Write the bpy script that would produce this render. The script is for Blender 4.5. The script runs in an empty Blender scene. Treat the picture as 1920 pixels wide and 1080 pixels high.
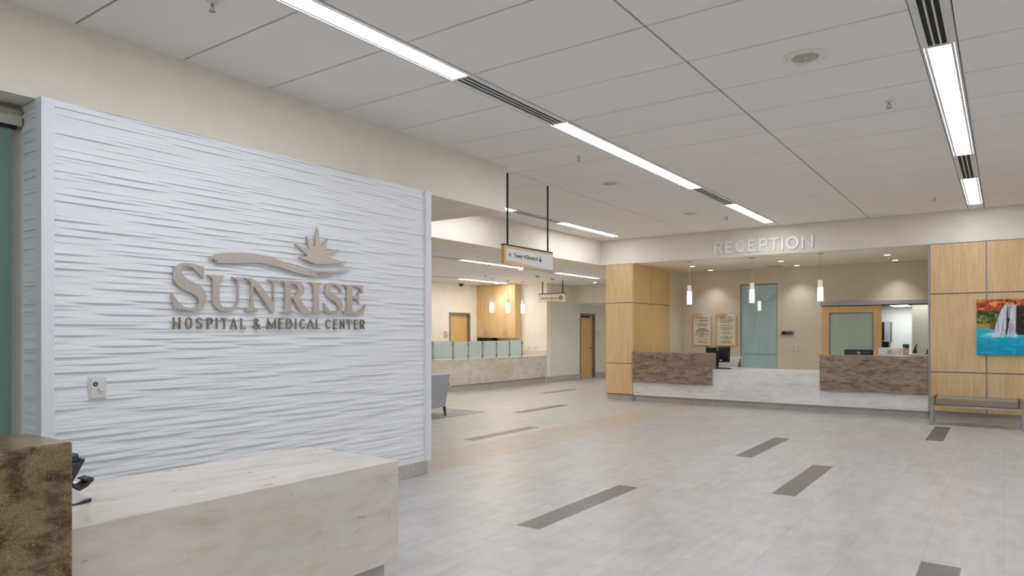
import bpy, bmesh, math, random
import numpy as np
from mathutils import Vector

# ------------------------------------------------------------------ camera, world, exposure
SC = bpy.context.scene
COL = SC.collection
R = math.radians
YAW = 35.404
cam_d = bpy.data.cameras.new('camera')
cam = bpy.data.objects.new('camera', cam_d)
COL.objects.link(cam)
cam.location = (0, 0, 1.5)
cam.rotation_euler = (R(90), 0, R(YAW))
cam_d.sensor_width = 36
cam_d.lens = 1300 / 1920 * 36
cam_d.shift_y = (625.1 - 540) / 1920
cam_d.clip_start = 0.05
cam_d.clip_end = 200
SC.camera = cam

world = bpy.data.worlds.new('world')
SC.world = world
world.use_nodes = True
world.node_tree.nodes['Background'].inputs[0].default_value = (0.8, 0.9, 1.0, 1)
world.node_tree.nodes['Background'].inputs[1].default_value = 0.45

SC.view_settings.view_transform = 'Standard'
SC.view_settings.look = 'None'
SC.view_settings.gamma = 1
SC.view_settings.use_curve_mapping = False
SC.view_settings.exposure = 0.12

# portals for fill daylight through added, unseen openings behind and beside the camera
for nm, loc, rot, sx, sy in (('fill_daylight_portal', (-0.3, -6.05, 1.685), (R(-90), 0, 0), 9.8, 3.13), ('fill_daylight_portal', (4.55, 2.25, 1.685), (0, R(90), 0), 3.13, 14.5)):
    ld = bpy.data.lights.new(nm, 'AREA')
    ld.shape = 'RECTANGLE'
    ld.size, ld.size_y = sx, sy
    ld.cycles.is_portal = True
    lo = bpy.data.objects.new(nm, ld)
    COL.objects.link(lo)
    lo.location, lo.rotation_euler = loc, rot

L_PANEL = 21.0      # radiance of the lobby's ceiling light panels
L_LOW = 34.0        # radiance of the light panels over the registration area
L_PENDANT = 16.0
SPOT_W = 30.0       # reception downlights

# ------------------------------------------------------------------ mesh helpers
ORG = {}


class MB:
    def __init__(s):
        s.v, s.f, s.m = [], [], []

    def add(s, vs, fs, mi=0):
        o = len(s.v)
        s.v += [tuple(p) for p in vs]
        s.f += [tuple(i + o for i in q) for q in fs]
        s.m += [mi] * len(fs)
        return s

    def box(s, x0, x1, y0, y1, z0, z1, mi=0):
        return s.add([(x0, y0, z0), (x1, y0, z0), (x1, y1, z0), (x0, y1, z0), (x0, y0, z1), (x1, y0, z1), (x1, y1, z1), (x0, y1, z1)],
                     [(3, 2, 1, 0), (4, 5, 6, 7), (0, 1, 5, 4), (1, 2, 6, 5), (2, 3, 7, 6), (3, 0, 4, 7)], mi)

    def prism(s, poly, ax, a, b, mi=0):
        n = len(poly)
        def P(p, t):
            return (t, p[0], p[1]) if ax == 'x' else (p[0], t, p[1]) if ax == 'y' else (p[0], p[1], t)
        vs = [P(p, a) for p in poly] + [P(p, b) for p in poly]
        fs = [tuple(range(n)), tuple(range(2 * n - 1, n - 1, -1))]
        fs += [(i, (i + 1) % n, n + (i + 1) % n, n + i) for i in range(n)]
        return s.add(vs, fs, mi)

    def cyl(s, p0, p1, r0, r1=None, n=20, mi=0):
        r1 = r0 if r1 is None else r1
        p0, p1 = Vector(p0), Vector(p1)
        d = (p1 - p0).normalized()
        u = d.orthogonal().normalized()
        w = d.cross(u)
        vs = []
        for p, r in ((p0, r0), (p1, r1)):
            vs += [p + (u * math.cos(2 * math.pi * k / n) + w * math.sin(2 * math.pi * k / n)) * r for k in range(n)]
        fs = [(i, (i + 1) % n, n + (i + 1) % n, n + i) for i in range(n)]
        fs += [tuple(range(n - 1, -1, -1)), tuple(range(n, 2 * n))]
        return s.add(vs, fs, mi)

    def lathe(s, prof, c=(0, 0, 0), n=32, mi=0):
        vs, fs, m = [], [], len(prof)
        for k in range(n):
            a = 2 * math.pi * k / n
            vs += [(c[0] + r * math.cos(a), c[1] + r * math.sin(a), c[2] + z) for r, z in prof]
        for k in range(n):
            k2 = (k + 1) % n
            fs += [(k * m + i, k2 * m + i, k2 * m + i + 1, k * m + i + 1) for i in range(m - 1)]
        fs += [tuple(k * m for k in range(n)), tuple(k * m + m - 1 for k in range(n - 1, -1, -1))]
        return s.add(vs, fs, mi)

    def tube(s, path, r, n=8, mi=0):
        for a, b in zip(path[:-1], path[1:]):
            s.cyl(a, b, r, n=n, mi=mi)
        return s

    def build(s, name, mats, parent=None, bevel=0, smooth=False, kind=None, seg=2):
        me = bpy.data.meshes.new(name)
        o3 = ORG.get(parent, (0, 0, 0)) if parent else (0, 0, 0)
        me.from_pydata([(x - o3[0], y - o3[1], z - o3[2]) for x, y, z in s.v], [], s.f)
        for m in (mats if isinstance(mats, (list, tuple)) else [mats]):
            me.materials.append(m)
        me.polygons.foreach_set('material_index', s.m)
        bm = bmesh.new()
        bm.from_mesh(me)
        bmesh.ops.recalc_face_normals(bm, faces=bm.faces)
        bm.to_mesh(me)
        bm.free()
        if smooth:
            me.polygons.foreach_set('use_smooth', [True] * len(me.polygons))
            me.set_sharp_from_angle(angle=R(35))
        ob = bpy.data.objects.new(name, me)
        COL.objects.link(ob)
        if parent:
            ob.parent = parent
        ORG[ob] = o3
        if kind:
            ob['kind'] = kind
        if bevel:
            md = ob.modifiers.new('bevel', 'BEVEL')
            md.width = bevel
            md.segments = seg
            md.limit_method = 'ANGLE'
            md.angle_limit = R(40)
        return ob


def thing(name, label, cat, loc=(0, 0, 0), group=None, rz=0, org=None):
    o = bpy.data.objects.new(name, None)
    COL.objects.link(o)
    o.location = loc
    o.rotation_euler = (0, 0, rz)
    o.empty_display_size = 0.1
    o['label'] = label
    o['category'] = cat
    if group:
        o['group'] = group
    ORG[o] = tuple(loc) if org is None else org
    return o


def tag(o, label, cat, group=None):
    o['label'] = label
    o['category'] = cat
    if group:
        o['group'] = group
    return o


def dup(root, loc, label):
    r = root.copy()
    COL.objects.link(r)
    r.location = loc
    r['label'] = label
    for ch in list(root.children):
        c = ch.copy()
        COL.objects.link(c)
        c.parent = r
        for g in list(ch.children):
            d = g.copy()
            COL.objects.link(d)
            d.parent = c
    return r


def repeat(make, spots, name, cat, group):
    """build one thing at the local origin, then copy it to each spot (x, y, z, label)"""
    root = thing(name, spots[0][3], cat, spots[0][:3], group, org=(0, 0, 0))
    make(root)
    out = [root]
    for x, y, z, lab in spots[1:]:
        out.append(dup(root, (x, y, z), lab))
    return out


def flat(name, loops, depth, m, parent=None, plane='x', at=0.0, bevel=0.0):
    """solid cut-out from 2D loops (holes allowed). plane 'x' faces +X (loops are y,z); plane 'y' faces -Y (loops are x,z)"""
    cu = bpy.data.curves.new(name, 'CURVE')
    cu.dimensions = '2D'
    cu.fill_mode = 'BOTH'
    cu.extrude = depth / 2
    cu.bevel_depth = bevel
    for lp in loops:
        sp = cu.splines.new('POLY')
        sp.points.add(len(lp) - 1)
        for p, q in zip(sp.points, lp):
            p.co = (q[0], q[1], 0, 1)
        sp.use_cyclic_u = True
    return _curve_mesh(cu, name, m, parent, plane, at)


def _curve_mesh(cu, name, m, parent, plane, at, fit=None):
    tmp = bpy.data.objects.new('tmp', cu)
    COL.objects.link(tmp)
    dg = bpy.context.evaluated_depsgraph_get()
    me = bpy.data.meshes.new_from_object(tmp.evaluated_get(dg))
    bpy.data.objects.remove(tmp)
    bpy.data.curves.remove(cu)
    co = np.empty(len(me.vertices) * 3)
    me.vertices.foreach_get('co', co)
    co = co.reshape(-1, 3)
    if fit:
        a0, a1, b0, b1 = fit
        mn, mx = co.min(0), co.max(0)
        if a0 is not None:
            co[:, 0] = a0 + (co[:, 0] - mn[0]) * (a1 - a0) / max(mx[0] - mn[0], 1e-6)
        if b0 is not None:
            co[:, 1] = b0 + (co[:, 1] - mn[1]) * (b1 - b0) / max(mx[1] - mn[1], 1e-6)
    o3 = ORG.get(parent, (0, 0, 0)) if parent else (0, 0, 0)
    if plane == 'x':
        w = np.stack([co[:, 2] + at, co[:, 0], co[:, 1]], 1)
    else:
        w = np.stack([co[:, 0], at - co[:, 2], co[:, 1]], 1)
    w = w - np.array(o3)
    me.vertices.foreach_set('co', w.ravel())
    me.materials.clear()
    me.materials.append(m)
    me.update()
    ob = bpy.data.objects.new(name, me)
    COL.objects.link(ob)
    ORG[ob] = o3
    if parent:
        ob.parent = parent
    return ob


def text(name, body, m, parent, plane, at, fit, depth=0.002, offset=0.0, align='CENTER', size=1.0, space=1.0, pos=None, line=1.0):
    cu = bpy.data.curves.new(name, 'FONT')
    cu.body = body
    cu.extrude = depth / 2
    cu.offset = offset
    cu.size = size
    cu.space_character = space
    cu.space_line = line
    cu.align_x = align
    ob = _curve_mesh(cu, name, m, parent, plane, at, fit)
    if pos:
        if plane == 'x':
            ob.data.transform(__import__('mathutils').Matrix.Translation((0, pos[0], pos[1])))
        else:
            ob.data.transform(__import__('mathutils').Matrix.Translation((pos[0], 0, pos[1])))
    return ob


# ------------------------------------------------------------------ materials
def lin(c):
    return tuple(((v / 255) / 12.92 if v / 255 <= 0.04045 else ((v / 255 + 0.055) / 1.055) ** 2.4) for v in c) + (1,)


class NT:
    def __init__(s, name):
        s.mat = bpy.data.materials.new(name)
        s.mat.use_nodes = True
        s.t = s.mat.node_tree
        s.b = s.t.nodes['Principled BSDF']
        s.out = s.t.nodes['Material Output']

    def n(s, typ, **kw):
        nd = s.t.nodes.new(typ)
        for k, v in kw.items():
            if k.startswith('i_'):
                nd.inputs[k[2:].replace('_', ' ')].default_value = v
            else:
                setattr(nd, k, v)
        return nd

    def l(s, a, b):
        s.t.links.new(a, b)

    def coords(s, scale=(1, 1, 1), rot=(0, 0, 0), geo=False):
        mp = s.n('ShaderNodeMapping')
        mp.inputs['Scale'].default_value = scale
        mp.inputs['Rotation'].default_value = rot
        if geo:
            s.l(s.n('ShaderNodeNewGeometry').outputs['Position'], mp.inputs['Vector'])
        else:
            s.l(s.n('ShaderNodeTexCoord').outputs['Object'], mp.inputs['Vector'])
        return mp.outputs[0]

    def noise(s, vec, scale, detail=4, rough=0.55, dist=0.0):
        nd = s.n('ShaderNodeTexNoise')
        nd.inputs['Scale'].default_value = scale
        nd.inputs['Detail'].default_value = detail
        nd.inputs['Roughness'].default_value = rough
        nd.inputs['Distortion'].default_value = dist
        s.l(vec, nd.inputs['Vector'])
        return nd.outputs['Fac']

    def ramp(s, fac, stops):
        r = s.n('ShaderNodeValToRGB')
        e = r.color_ramp.elements
        while len(e) < len(stops):
            e.new(0.5)
        for k, (p, c) in enumerate(stops):
            e[k].position = p
            e[k].color = c if len(c) == 4 else lin(c)
        s.l(fac, r.inputs[0])
        return r.outputs[0]

    def mix(s, fac, a, b, mode='MIX'):
        m = s.n('ShaderNodeMix', data_type='RGBA', blend_type=mode)
        for sock, v in ((m.inputs[0], fac), (m.inputs[6], a), (m.inputs[7], b)):
            if hasattr(v, 'is_linked'):
                s.l(v, sock)
            else:
                sock.default_value = v
        return m.outputs[2]

    def bump(s, h, strength=0.2, dist=0.01):
        b = s.n('ShaderNodeBump')
        b.inputs['Strength'].default_value = strength
        b.inputs['Distance'].default_value = dist
        s.l(h, b.inputs['Height'])
        s.l(b.outputs[0], s.b.inputs['Normal'])

    def fin(s, col=None, rough=0.5, metal=0.0, spec=None):
        if col is not None:
            if hasattr(col, 'is_linked'):
                s.l(col, s.b.inputs['Base Color'])
            else:
                s.b.inputs['Base Color'].default_value = col
        s.b.inputs['Roughness'].default_value = rough
        s.b.inputs['Metallic'].default_value = metal
        if spec is not None:
            s.b.inputs['Specular IOR Level'].default_value = spec
        return s.mat


def paint(name, c, rough=0.6, grain=0.03, spec=0.3):
    t = NT(name)
    f = t.noise(t.coords(geo=True), 3.0, 3)
    lo = tuple(v * (1 - grain) for v in lin(c)[:3]) + (1,)
    hi = tuple(min(1, v * (1 + grain)) for v in lin(c)[:3]) + (1,)
    return t.fin(t.ramp(f, [(0.3, lo), (0.7, hi)]), rough, 0, spec)


def plain(name, c, rough=0.5, metal=0.0, spec=0.5):
    t = NT(name)
    f = t.noise(t.coords(), 40.0, 2)
    lo = tuple(v * 0.96 for v in lin(c)[:3]) + (1,)
    return t.fin(t.ramp(f, [(0.3, lo), (0.7, lin(c))]), rough, metal, spec)


def emit(name, c, strength):
    t = NT(name)
    t.b.inputs['Base Color'].default_value = lin(c)
    t.b.inputs['Emission Color'].default_value = lin(c)
    t.b.inputs['Emission Strength'].default_value = strength
    return t.mat


def wood(name, c1, c2, c3, ax='z', rough=0.42):
    t = NT(name)
    sc = {'z': (14, 14, 0.9), 'x': (0.9, 14, 14), 'y': (14, 0.9, 14)}[ax]
    v = t.coords(sc)
    f = t.noise(v, 1.6, 6, 0.6, 0.6)
    sc2 = tuple(k * 5 for k in sc)
    g = t.noise(t.coords(sc2), 1.5, 3, 0.6)
    col = t.ramp(f, [(0.3, c1), (0.52, c2), (0.75, c3)])
    col = t.mix(0.16, col, t.ramp(g, [(0.35, (150, 150, 150)), (0.65, (255, 255, 255))]), 'MULTIPLY')
    t.bump(g, 0.04, 0.002)
    return t.fin(col, rough, 0, 0.4)


def stone(name, base, stops, scale, rot=(0, 0, 0), stretch=(1, 1, 1), speck=None, rough=0.3, dist=0.8):
    t = NT(name)
    v = t.coords(stretch, rot)
    f = t.noise(v, scale, 8, 0.62, dist)
    col = t.ramp(f, stops)
    f2 = t.noise(v, scale * 0.35, 3, 0.5, 0.3)
    col = t.mix(0.35, col, t.ramp(f2, [(0.35, tuple(int(k * 0.86) for k in base)), (0.65, tuple(min(255, int(k * 1.06)) for k in base))]))
    if speck:
        v2 = t.coords(tuple(k * speck[0] for k in stretch), rot)
        f3 = t.noise(v2, scale * 1.7, 6, 0.66, 0.5)
        m = t.ramp(f3, [(speck[1], (0, 0, 0)), (speck[1] + 0.07, (255, 255, 255))])
        col = t.mix(m, col, lin(speck[2]))
    return t.fin(col, rough, 0, 0.45)


M = {}
M['cream'] = paint('cream_wall_paint', (238, 230, 217), 0.65)
M['cream_light'] = paint('pale_wall_paint', (244, 239, 228), 0.65)
M['bone'] = paint('bone_wall_paint', (219, 208, 187), 0.65)
M['grey_paint'] = paint('grey_wall_paint', (228, 227, 220), 0.65)
M['tile_white'] = paint('ceiling_tile_white', (240, 236, 233), 0.85, 0.012, 0.1)
M['tee'] = paint('ceiling_grid', (140, 131, 119), 0.7)
M['wave'] = paint('white_wave_panel', (236, 238, 241), 0.42, 0.01, 0.4)
M['trim_white'] = plain('white_trim', (233, 235, 240), 0.4)
M['light'] = emit('light_panel_glow', (246, 249, 255), L_PANEL)
M['edge'] = emit('edge_slot_glow', (246, 249, 255), 5.0)
M['light_low'] = emit('low_light_panel_glow', (255, 250, 240), L_LOW)
M['pendant'] = emit('pendant_glow', (255, 250, 236), L_PENDANT)
M['pendant_top'] = emit('pendant_frosted_top', (214, 210, 194), 0.30)
M['lamp'] = emit('downlight_lamp', (255, 246, 228), 6.0)
M['frame_white'] = plain('white_metal', (222, 222, 220), 0.4)
M['slot'] = plain('slot_black', (12, 12, 12), 0.7)
M['maple'] = wood('maple_veneer', (218, 180, 131), (229, 194, 147), (238, 207, 164))
M['maple_x'] = wood('maple_veneer_level', (214, 176, 124), (226, 190, 140), (234, 202, 156), 'x')
M['honey'] = wood('honey_maple', (218, 176, 118), (226, 187, 128), (234, 197, 142))
M['walnut'] = wood('dark_leg_wood', (40, 26, 18), (52, 34, 24), (64, 44, 32))
M['reveal'] = plain('grey_metal_reveal', (170, 168, 174), 0.4, 0.15)
M['dark_reveal'] = plain('dark_reveal', (92, 80, 72), 0.5)
M['chrome'] = plain('brushed_chrome', (178, 180, 186), 0.22, 1.0)
M['brushed'] = None
M['stone_white'] = stone('white_marbled_stone', (232, 230, 228), [(0.30, (206, 194, 182)), (0.44, (228, 224, 219)), (0.58, (236, 233, 230)), (0.74, (242, 241, 240))], 3.4, (0, R(24), 0), (1, 1, 3.4), (1.0, 0.665, (176, 140, 108)), 0.28)
M['stone_desk'] = stone('cream_marbled_stone', (222, 213, 201), [(0.30, (204, 188, 168)), (0.45, (218, 208, 195)), (0.60, (226, 218, 208)), (0.78, (234, 230, 224))], 3.0, (R(-16), 0, 0), (3.0, 1, 3.6), (1.25, 0.632, (188, 146, 104)), 0.16, 0.35)
M['stone_far'] = stone('grey_marbled_stone', (226, 219, 209), [(0.32, (194, 182, 168)), (0.46, (218, 210, 199)), (0.60, (228, 222, 213)), (0.76, (240, 238, 234))], 4.6, (R(18), 0, 0), (1, 1, 1.6), (1.2, 0.66, (190, 166, 142)), 0.35, 0.5)
M['stone_taupe'] = stone('taupe_streaked_stone', (150, 132, 116), [(0.33, (74, 60, 48)), (0.43, (118, 101, 86)), (0.52, (152, 134, 118)), (0.66, (172, 155, 139))], 6.0, (0, R(4), 0), (1, 1, 4.0), (1.0, 0.66, (84, 68, 55)), 0.3, 0.7)
def brown_stone():
    t = NT('brown_speckled_stone')
    v = t.coords((1, 1, 1.9), (R(-14), 0, 0))
    f = t.noise(v, 7.0, 12, 0.72, 0.25)
    col = t.ramp(f, [(0.34, (58, 40, 22)), (0.44, (102, 80, 52)), (0.53, (140, 118, 84)), (0.68, (158, 138, 106))])
    g = t.noise(t.coords((1, 1, 1.5)), 120.0, 4, 0.7)
    col = t.mix(0.5, col, t.ramp(g, [(0.36, (96, 84, 70)), (0.58, (255, 255, 255))]), 'MULTIPLY')
    h = t.noise(t.coords(), 115.0, 2, 0.5)
    col = t.mix(t.ramp(h, [(0.28, (255, 255, 255)), (0.31, (0, 0, 0))]), col, lin((38, 26, 14)))
    k = t.noise(t.coords((1.1, 1, 1)), 150.0, 2, 0.5)
    col = t.mix(t.ramp(k, [(0.68, (0, 0, 0)), (0.72, (255, 255, 255))]), col, lin((196, 178, 140)))
    return t.fin(col, 0.2, 0, 0.5)
M['stone_brown'] = brown_stone()

def metal_brushed():
    t = NT('brushed_bronze_letters')
    g = t.noise(t.coords((30, 30, 0.6)), 6.0, 4, 0.6)
    col = t.ramp(g, [(0.3, (188, 177, 167)), (0.7, (218, 209, 200))])
    return t.fin(col, 0.38, 0.75)
M['bronze'] = metal_brushed()
M['bronze_dark'] = plain('tagline_bronze', (150, 141, 130), 0.45, 0.6)
M['letter_silver'] = plain('silver_letters', (254, 254, 255), 0.3, 0.0, 1.0)

def floor_mat(name, cs, grout, tile=True, streak=1.0):
    t = NT(name)
    geo = t.n('ShaderNodeNewGeometry').outputs['Position']
    sep = t.n('ShaderNodeSeparateXYZ')
    t.l(geo, sep.inputs[0])
    cmb = t.n('ShaderNodeCombineXYZ')
    ay = t.n('ShaderNodeMath', operation='ADD'); ay.inputs[1].default_value = 20 * 0.9 - 0.38
    ax = t.n('ShaderNodeMath', operation='ADD'); ax.inputs[1].default_value = 40 * 0.4437 + 0.006
    t.l(sep.outputs[1], ay.inputs[0]); t.l(sep.outputs[0], ax.inputs[0])
    t.l(ay.outputs[0], cmb.inputs[0]); t.l(ax.outputs[0], cmb.inputs[1])
    br = t.n('ShaderNodeTexBrick', offset=0.5, offset_frequency=2, squash=1.0)
    br.inputs['Scale'].default_value = 1.0
    br.inputs['Brick Width'].default_value = 0.9
    br.inputs['Row Height'].default_value = 0.4437
    br.inputs['Mortar Size'].default_value = 0.0022
    br.inputs['Mortar Smooth'].default_value = 0.1
    br.inputs['Bias'].default_value = 0.0
    br.inputs['Color1'].default_value = (0.42, 0.42, 0.42, 1)
    br.inputs['Color2'].default_value = (0.58, 0.58, 0.58, 1)
    br.inputs['Mortar'].default_value = (0.5, 0.5, 0.5, 1)
    t.l(cmb.outputs[0], br.inputs['Vector'])
    v = t.coords((7 * streak, 1.1, 1), geo=True)
    # shift the pattern from tile to tile
    off = t.n('ShaderNodeVectorMath', operation='MULTIPLY_ADD')
    t.l(br.outputs['Color'], off.inputs[0]); off.inputs[1].default_value = (60, 60, 60); t.l(v, off.inputs[2])
    f = t.noise(off.outputs[0], 1.5, 7, 0.62, 0.4)
    f2 = t.noise(t.coords((1.5, 1.5, 1), geo=True), 2.6, 5, 0.6)
    col = t.ramp(f, [(0.28, cs[0]), (0.5, cs[1]), (0.72, cs[2])])
    col = t.mix(0.30, col, t.ramp(f2, [(0.35, cs[0]), (0.65, cs[2])]))
    tint = t.n('ShaderNodeMix', data_type='RGBA', blend_type='MULTIPLY')
    tint.inputs[0].default_value = 1.0
    t.l(col, tint.inputs[6])
    t.l(t.ramp(br.outputs['Color'], [(0.40, (246, 246, 247)), (0.60, (255, 254, 252))]), tint.inputs[7])
    col = tint.outputs[2]
    if tile:
        col = t.mix(br.outputs['Fac'], col, lin(grout))
    rr = t.n('ShaderNodeMapRange'); rr.inputs['To Min'].default_value = 0.26; rr.inputs['To Max'].default_value = 0.42
    t.l(f, rr.inputs['Value'])
    m = t.fin(col, 0.3, 0, 0.42)
    t.l(rr.outputs[0], t.b.inputs['Roughness'])
    return m
M['floor'] = floor_mat('grey_floor_tile', [(178, 174, 170), (197, 194, 191), (211, 209, 207)], (176, 168, 158))
M['floor_tan'] = floor_mat('tan_floor_tile', [(180, 168, 155), (195, 184, 171), (207, 198, 187)], (172, 158, 142))
M['floor_dark'] = floor_mat('dark_floor_inlay', [(104, 99, 94), (116, 111, 106), (128, 123, 118)], (110, 104, 98), False)
M['base'] = floor_mat('grey_base_tile', [(180, 174, 168), (194, 188, 182), (204, 199, 194)], (182, 176, 170), False, 0.3)

def glass_teal():
    t = NT('frosted_teal_glass')
    f = t.noise(t.coords((6, 6, 0.6)), 2.0, 3)
    col = t.ramp(f, [(0.3, (184, 212, 218)), (0.7, (198, 222, 228))])
    m = t.fin(col, 0.03, 0, 0.5)
    t.b.inputs['Transmission Weight'].default_value = 0.15
    return m
M['teal'] = glass_teal()
M['teal_entry'] = None
def frost(name, c, trans, rough):
    t = NT(name)
    f = t.noise(t.coords(), 4.0, 2)
    m = t.fin(t.ramp(f, [(0.3, tuple(int(k * 0.97) for k in c)), (0.7, c)]), rough, 0, 0.5)
    t.b.inputs['Transmission Weight'].default_value = trans
    return m
def frosted_screen():
    t = NT('frosted_screen_glass')
    f = t.noise(t.coords(), 3.0, 2)
    c = t.ramp(f, [(0.3, (226, 236, 240)), (0.7, (236, 243, 246))])
    t.fin(c, 0.3, 0, 0.5)
    tr = t.n('ShaderNodeBsdfTranslucent')
    t.l(c, tr.inputs['Color'])
    tp = t.n('ShaderNodeBsdfTransparent')
    tp.inputs['Color'].default_value = lin((226, 240, 238))
    m1, m2 = t.n('ShaderNodeMixShader'), t.n('ShaderNodeMixShader')
    m1.inputs[0].default_value = 0.45
    m2.inputs[0].default_value = 0.34
    t.l(t.b.outputs[0], m1.inputs[1]); t.l(tr.outputs[0], m1.inputs[2])
    t.l(m1.outputs[0], m2.inputs[1]); t.l(tp.outputs[0], m2.inputs[2])
    t.l(m2.outputs[0], t.out.inputs['Surface'])
    return t.mat
M['frost'] = frosted_screen()
M['teal_entry'] = frost('green_entry_glass', (138, 164, 154), 0.25, 0.06)
M['frost_green'] = frost('frosted_green_glass', (190, 208, 192), 0.15, 0.15)
M['grey_metal'] = plain('grey_post_metal', (160, 164, 172), 0.35, 0.3)
M['door_frame'] = plain('taupe_door_frame', (140, 126, 108), 0.45)
M['black'] = plain('black_plastic', (16, 16, 17), 0.4)
M['black_gloss'] = plain('black_monitor_back', (14, 15, 18), 0.25)
M['charcoal'] = plain('charcoal_plastic', (62, 64, 68), 0.45)
M['white_plastic'] = plain('white_plastic', (226, 226, 226), 0.4)
M['white_face'] = plain('white_sign_face', (222, 222, 220), 0.5)
M['paper'] = plain('paper', (236, 236, 238), 0.6)
M['cream_face'] = plain('cream_sign_face', (232, 224, 204), 0.5)
M['ink'] = plain('dark_ink', (52, 52, 52), 0.6)
M['ink_soft'] = plain('grey_ink', (92, 86, 78), 0.6)
M['green'] = plain('green_badge', (20, 112, 78), 0.5)
M['green_lcd'] = emit('green_status_bar', (30, 96, 50), 0.35)
M['red_lcd'] = emit('red_status_bar', (150, 30, 40), 0.35)
M['orange'] = plain('orange_mark', (214, 142, 88), 0.5)
M['rod'] = plain('black_rod', (28, 24, 22), 0.45)
M['grey_fabric'] = plain('grey_upholstery', (178, 179, 184), 0.8, 0, 0.2)
M['taupe_vinyl'] = plain('taupe_vinyl', (150, 136, 116), 0.36, 0, 0.5)
M['teal_fabric'] = plain('teal_fabric', (70, 120, 130), 0.7)
M['speaker'] = plain('speaker_ring', (228, 231, 218), 0.5)
M['grille'] = plain('speaker_grille', (176, 174, 160), 0.6)
M['rug'] = paint('grey_rug', (170, 168, 166), 0.95, 0.12, 0.05)
M['steel'] = plain('steel', (150, 148, 144), 0.3, 0.9)
M['office_white'] = paint('office_wall_paint', (240, 243, 238), 0.6)
M['sage'] = paint('sage_partition', (228, 232, 210), 0.6)
M['cab_grey'] = plain('grey_cabinet_door', (168, 166, 166), 0.5)
M['brass'] = plain('pale_brass', (206, 190, 150), 0.3, 0.6)
# ------------------------------------------------------------------ setting: floor
INLAYS = [(-3.116, -2.905, 4.44, 6.21), (-2.70, -2.495, 8.50, 10.36), (-1.785, -1.572, 6.70, 8.46), (-0.915, -0.70, 11.30, 13.08),
          (-6.245, -6.04, 7.585, 9.28), (-7.64, -7.40, 10.73, 12.50), (-9.53, -9.31, 14.54, 16.20), (-0.448, -0.228, 3.51, 5.28)]
TAN = (-5.855, -4.99, 3.2, 14.16)
FX0, FX1, FY0, FY1 = -16.0, 5.0, -6.0, 24.0


def build_floor():
    rects = [(r, 2) for r in INLAYS] + [(TAN, 1)]
    xs = sorted({FX0, FX1} | {v for r, _ in rects for v in r[:2]})
    ys = sorted({FY0, FY1} | {v for r, _ in rects for v in r[2:]})
    b = MB()
    for x0, x1 in zip(xs[:-1], xs[1:]):
        for y0, y1 in zip(ys[:-1], ys[1:]):
            cx, cy, mi = (x0 + x1) / 2, (y0 + y1) / 2, 0
            for r, k in rects:
                if r[0] < cx < r[1] and r[2] < cy < r[3]:
                    mi = k
                    break
            b.add([(x0, y0, 0), (x1, y0, 0), (x1, y1, 0), (x0, y1, 0)], [(0, 1, 2, 3)], mi)
    ob = b.build('floor', [M['floor'], M['floor_tan'], M['floor_dark']], kind='structure')
    bm = bmesh.new(); bm.from_mesh(ob.data)
    bmesh.ops.remove_doubles(bm, verts=bm.verts, dist=1e-4)
    for f in bm.faces:
        if f.normal.z < 0:
            f.normal_flip()
    bm.to_mesh(ob.data); bm.free()


build_floor()

# ------------------------------------------------------------------ setting: ceilings (real tiles with reveals)
CX = [-3.635, -0.392, -6.865, 2.85]      # light columns
GX = [-5.25, -2.008, 1.23]               # grid lines between them
TY0, TSTEP = 4.40, 0.7605


def ceiling_tiles(name, x_edges, y0, y1, z, skip=None):
    """tegular tiles hanging 9 mm under the grid"""
    b = MB()
    g, dz, bv = 0.0068, 0.015, 0.003
    ys = [y0] + [TY0 + TSTEP * k for k in range(-20, 40) if y0 + 0.05 < TY0 + TSTEP * k < y1 - 0.05] + [y1]
    for x0, x1 in x_edges:
        for a, c in zip(ys[:-1], ys[1:]):
            if skip and skip(x0, x1, a, c):
                continue
            X0, X1, Y0, Y1 = x0 + g, x1 - g, a + g, c - g
            v = [(X0, Y0, z + dz), (X1, Y0, z + dz), (X1, Y1, z + dz), (X0, Y1, z + dz),
                 (X0, Y0, z + bv), (X1, Y0, z + bv), (X1, Y1, z + bv), (X0, Y1, z + bv),
                 (X0 + bv, Y0 + bv, z), (X1 - bv, Y0 + bv, z), (X1 - bv, Y1 - bv, z), (X0 + bv, Y1 - bv, z)]
            b.add(v, [(8, 11, 10, 9)] + [(i, (i + 1) % 4, 4 + (i + 1) % 4, 4 + i) for i in range(4)] + [(4 + i, 4 + (i + 1) % 4, 8 + (i + 1) % 4, 8 + i) for i in range(4)], 0)
    xa, xb = min(e[0] for e in x_edges), max(e[1] for e in x_edges)
    b.box(xa, xb, y0, y1, z + dz, z + 0.06, 1)
    return b.build(name, [M['tile_white'], M['tee']], kind='structure')


HW = 0.112
edges = []
seq = sorted([(c - HW, c + HW) for c in CX])
walls = sorted(GX)
cur = -7.5
pts = sorted([(-7.5, -7.5)] + seq + [(g, g) for g in GX] + [(4.5, 4.5)])
for (a0, a1), (b0, b1) in zip(pts[:-1], pts[1:]):
    if b0 - a1 > 0.02:
        edges.append((a1, b0))
ceil = ceiling_tiles('ceiling', edges, -6.0, 14.05, 3.6)

low_cols = [-9.34, -12.62]
pts = sorted([(-14.0, -14.0), (-8.45, -8.45), (-10.98, -10.98)] + [(c - 0.10, c + 0.10) for c in low_cols])
le = [(a1, b0) for (a0, a1), (b0, b1) in zip(pts[:-1], pts[1:]) if b0 - a1 > 0.02]
ceil2 = ceiling_tiles('ceiling_registration', le, 2.0, 19.61, 3.05)
MB().box(-6.75, -1.05, 14.35, 17.0, 3.05, 3.15).build('ceiling_reception', M['cream'], kind='structure')
MB().box(-11.47, -7.5, 19.61, 23.0, 2.477, 3.12).build('ceiling_hall', M['cream'], kind='structure')

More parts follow.
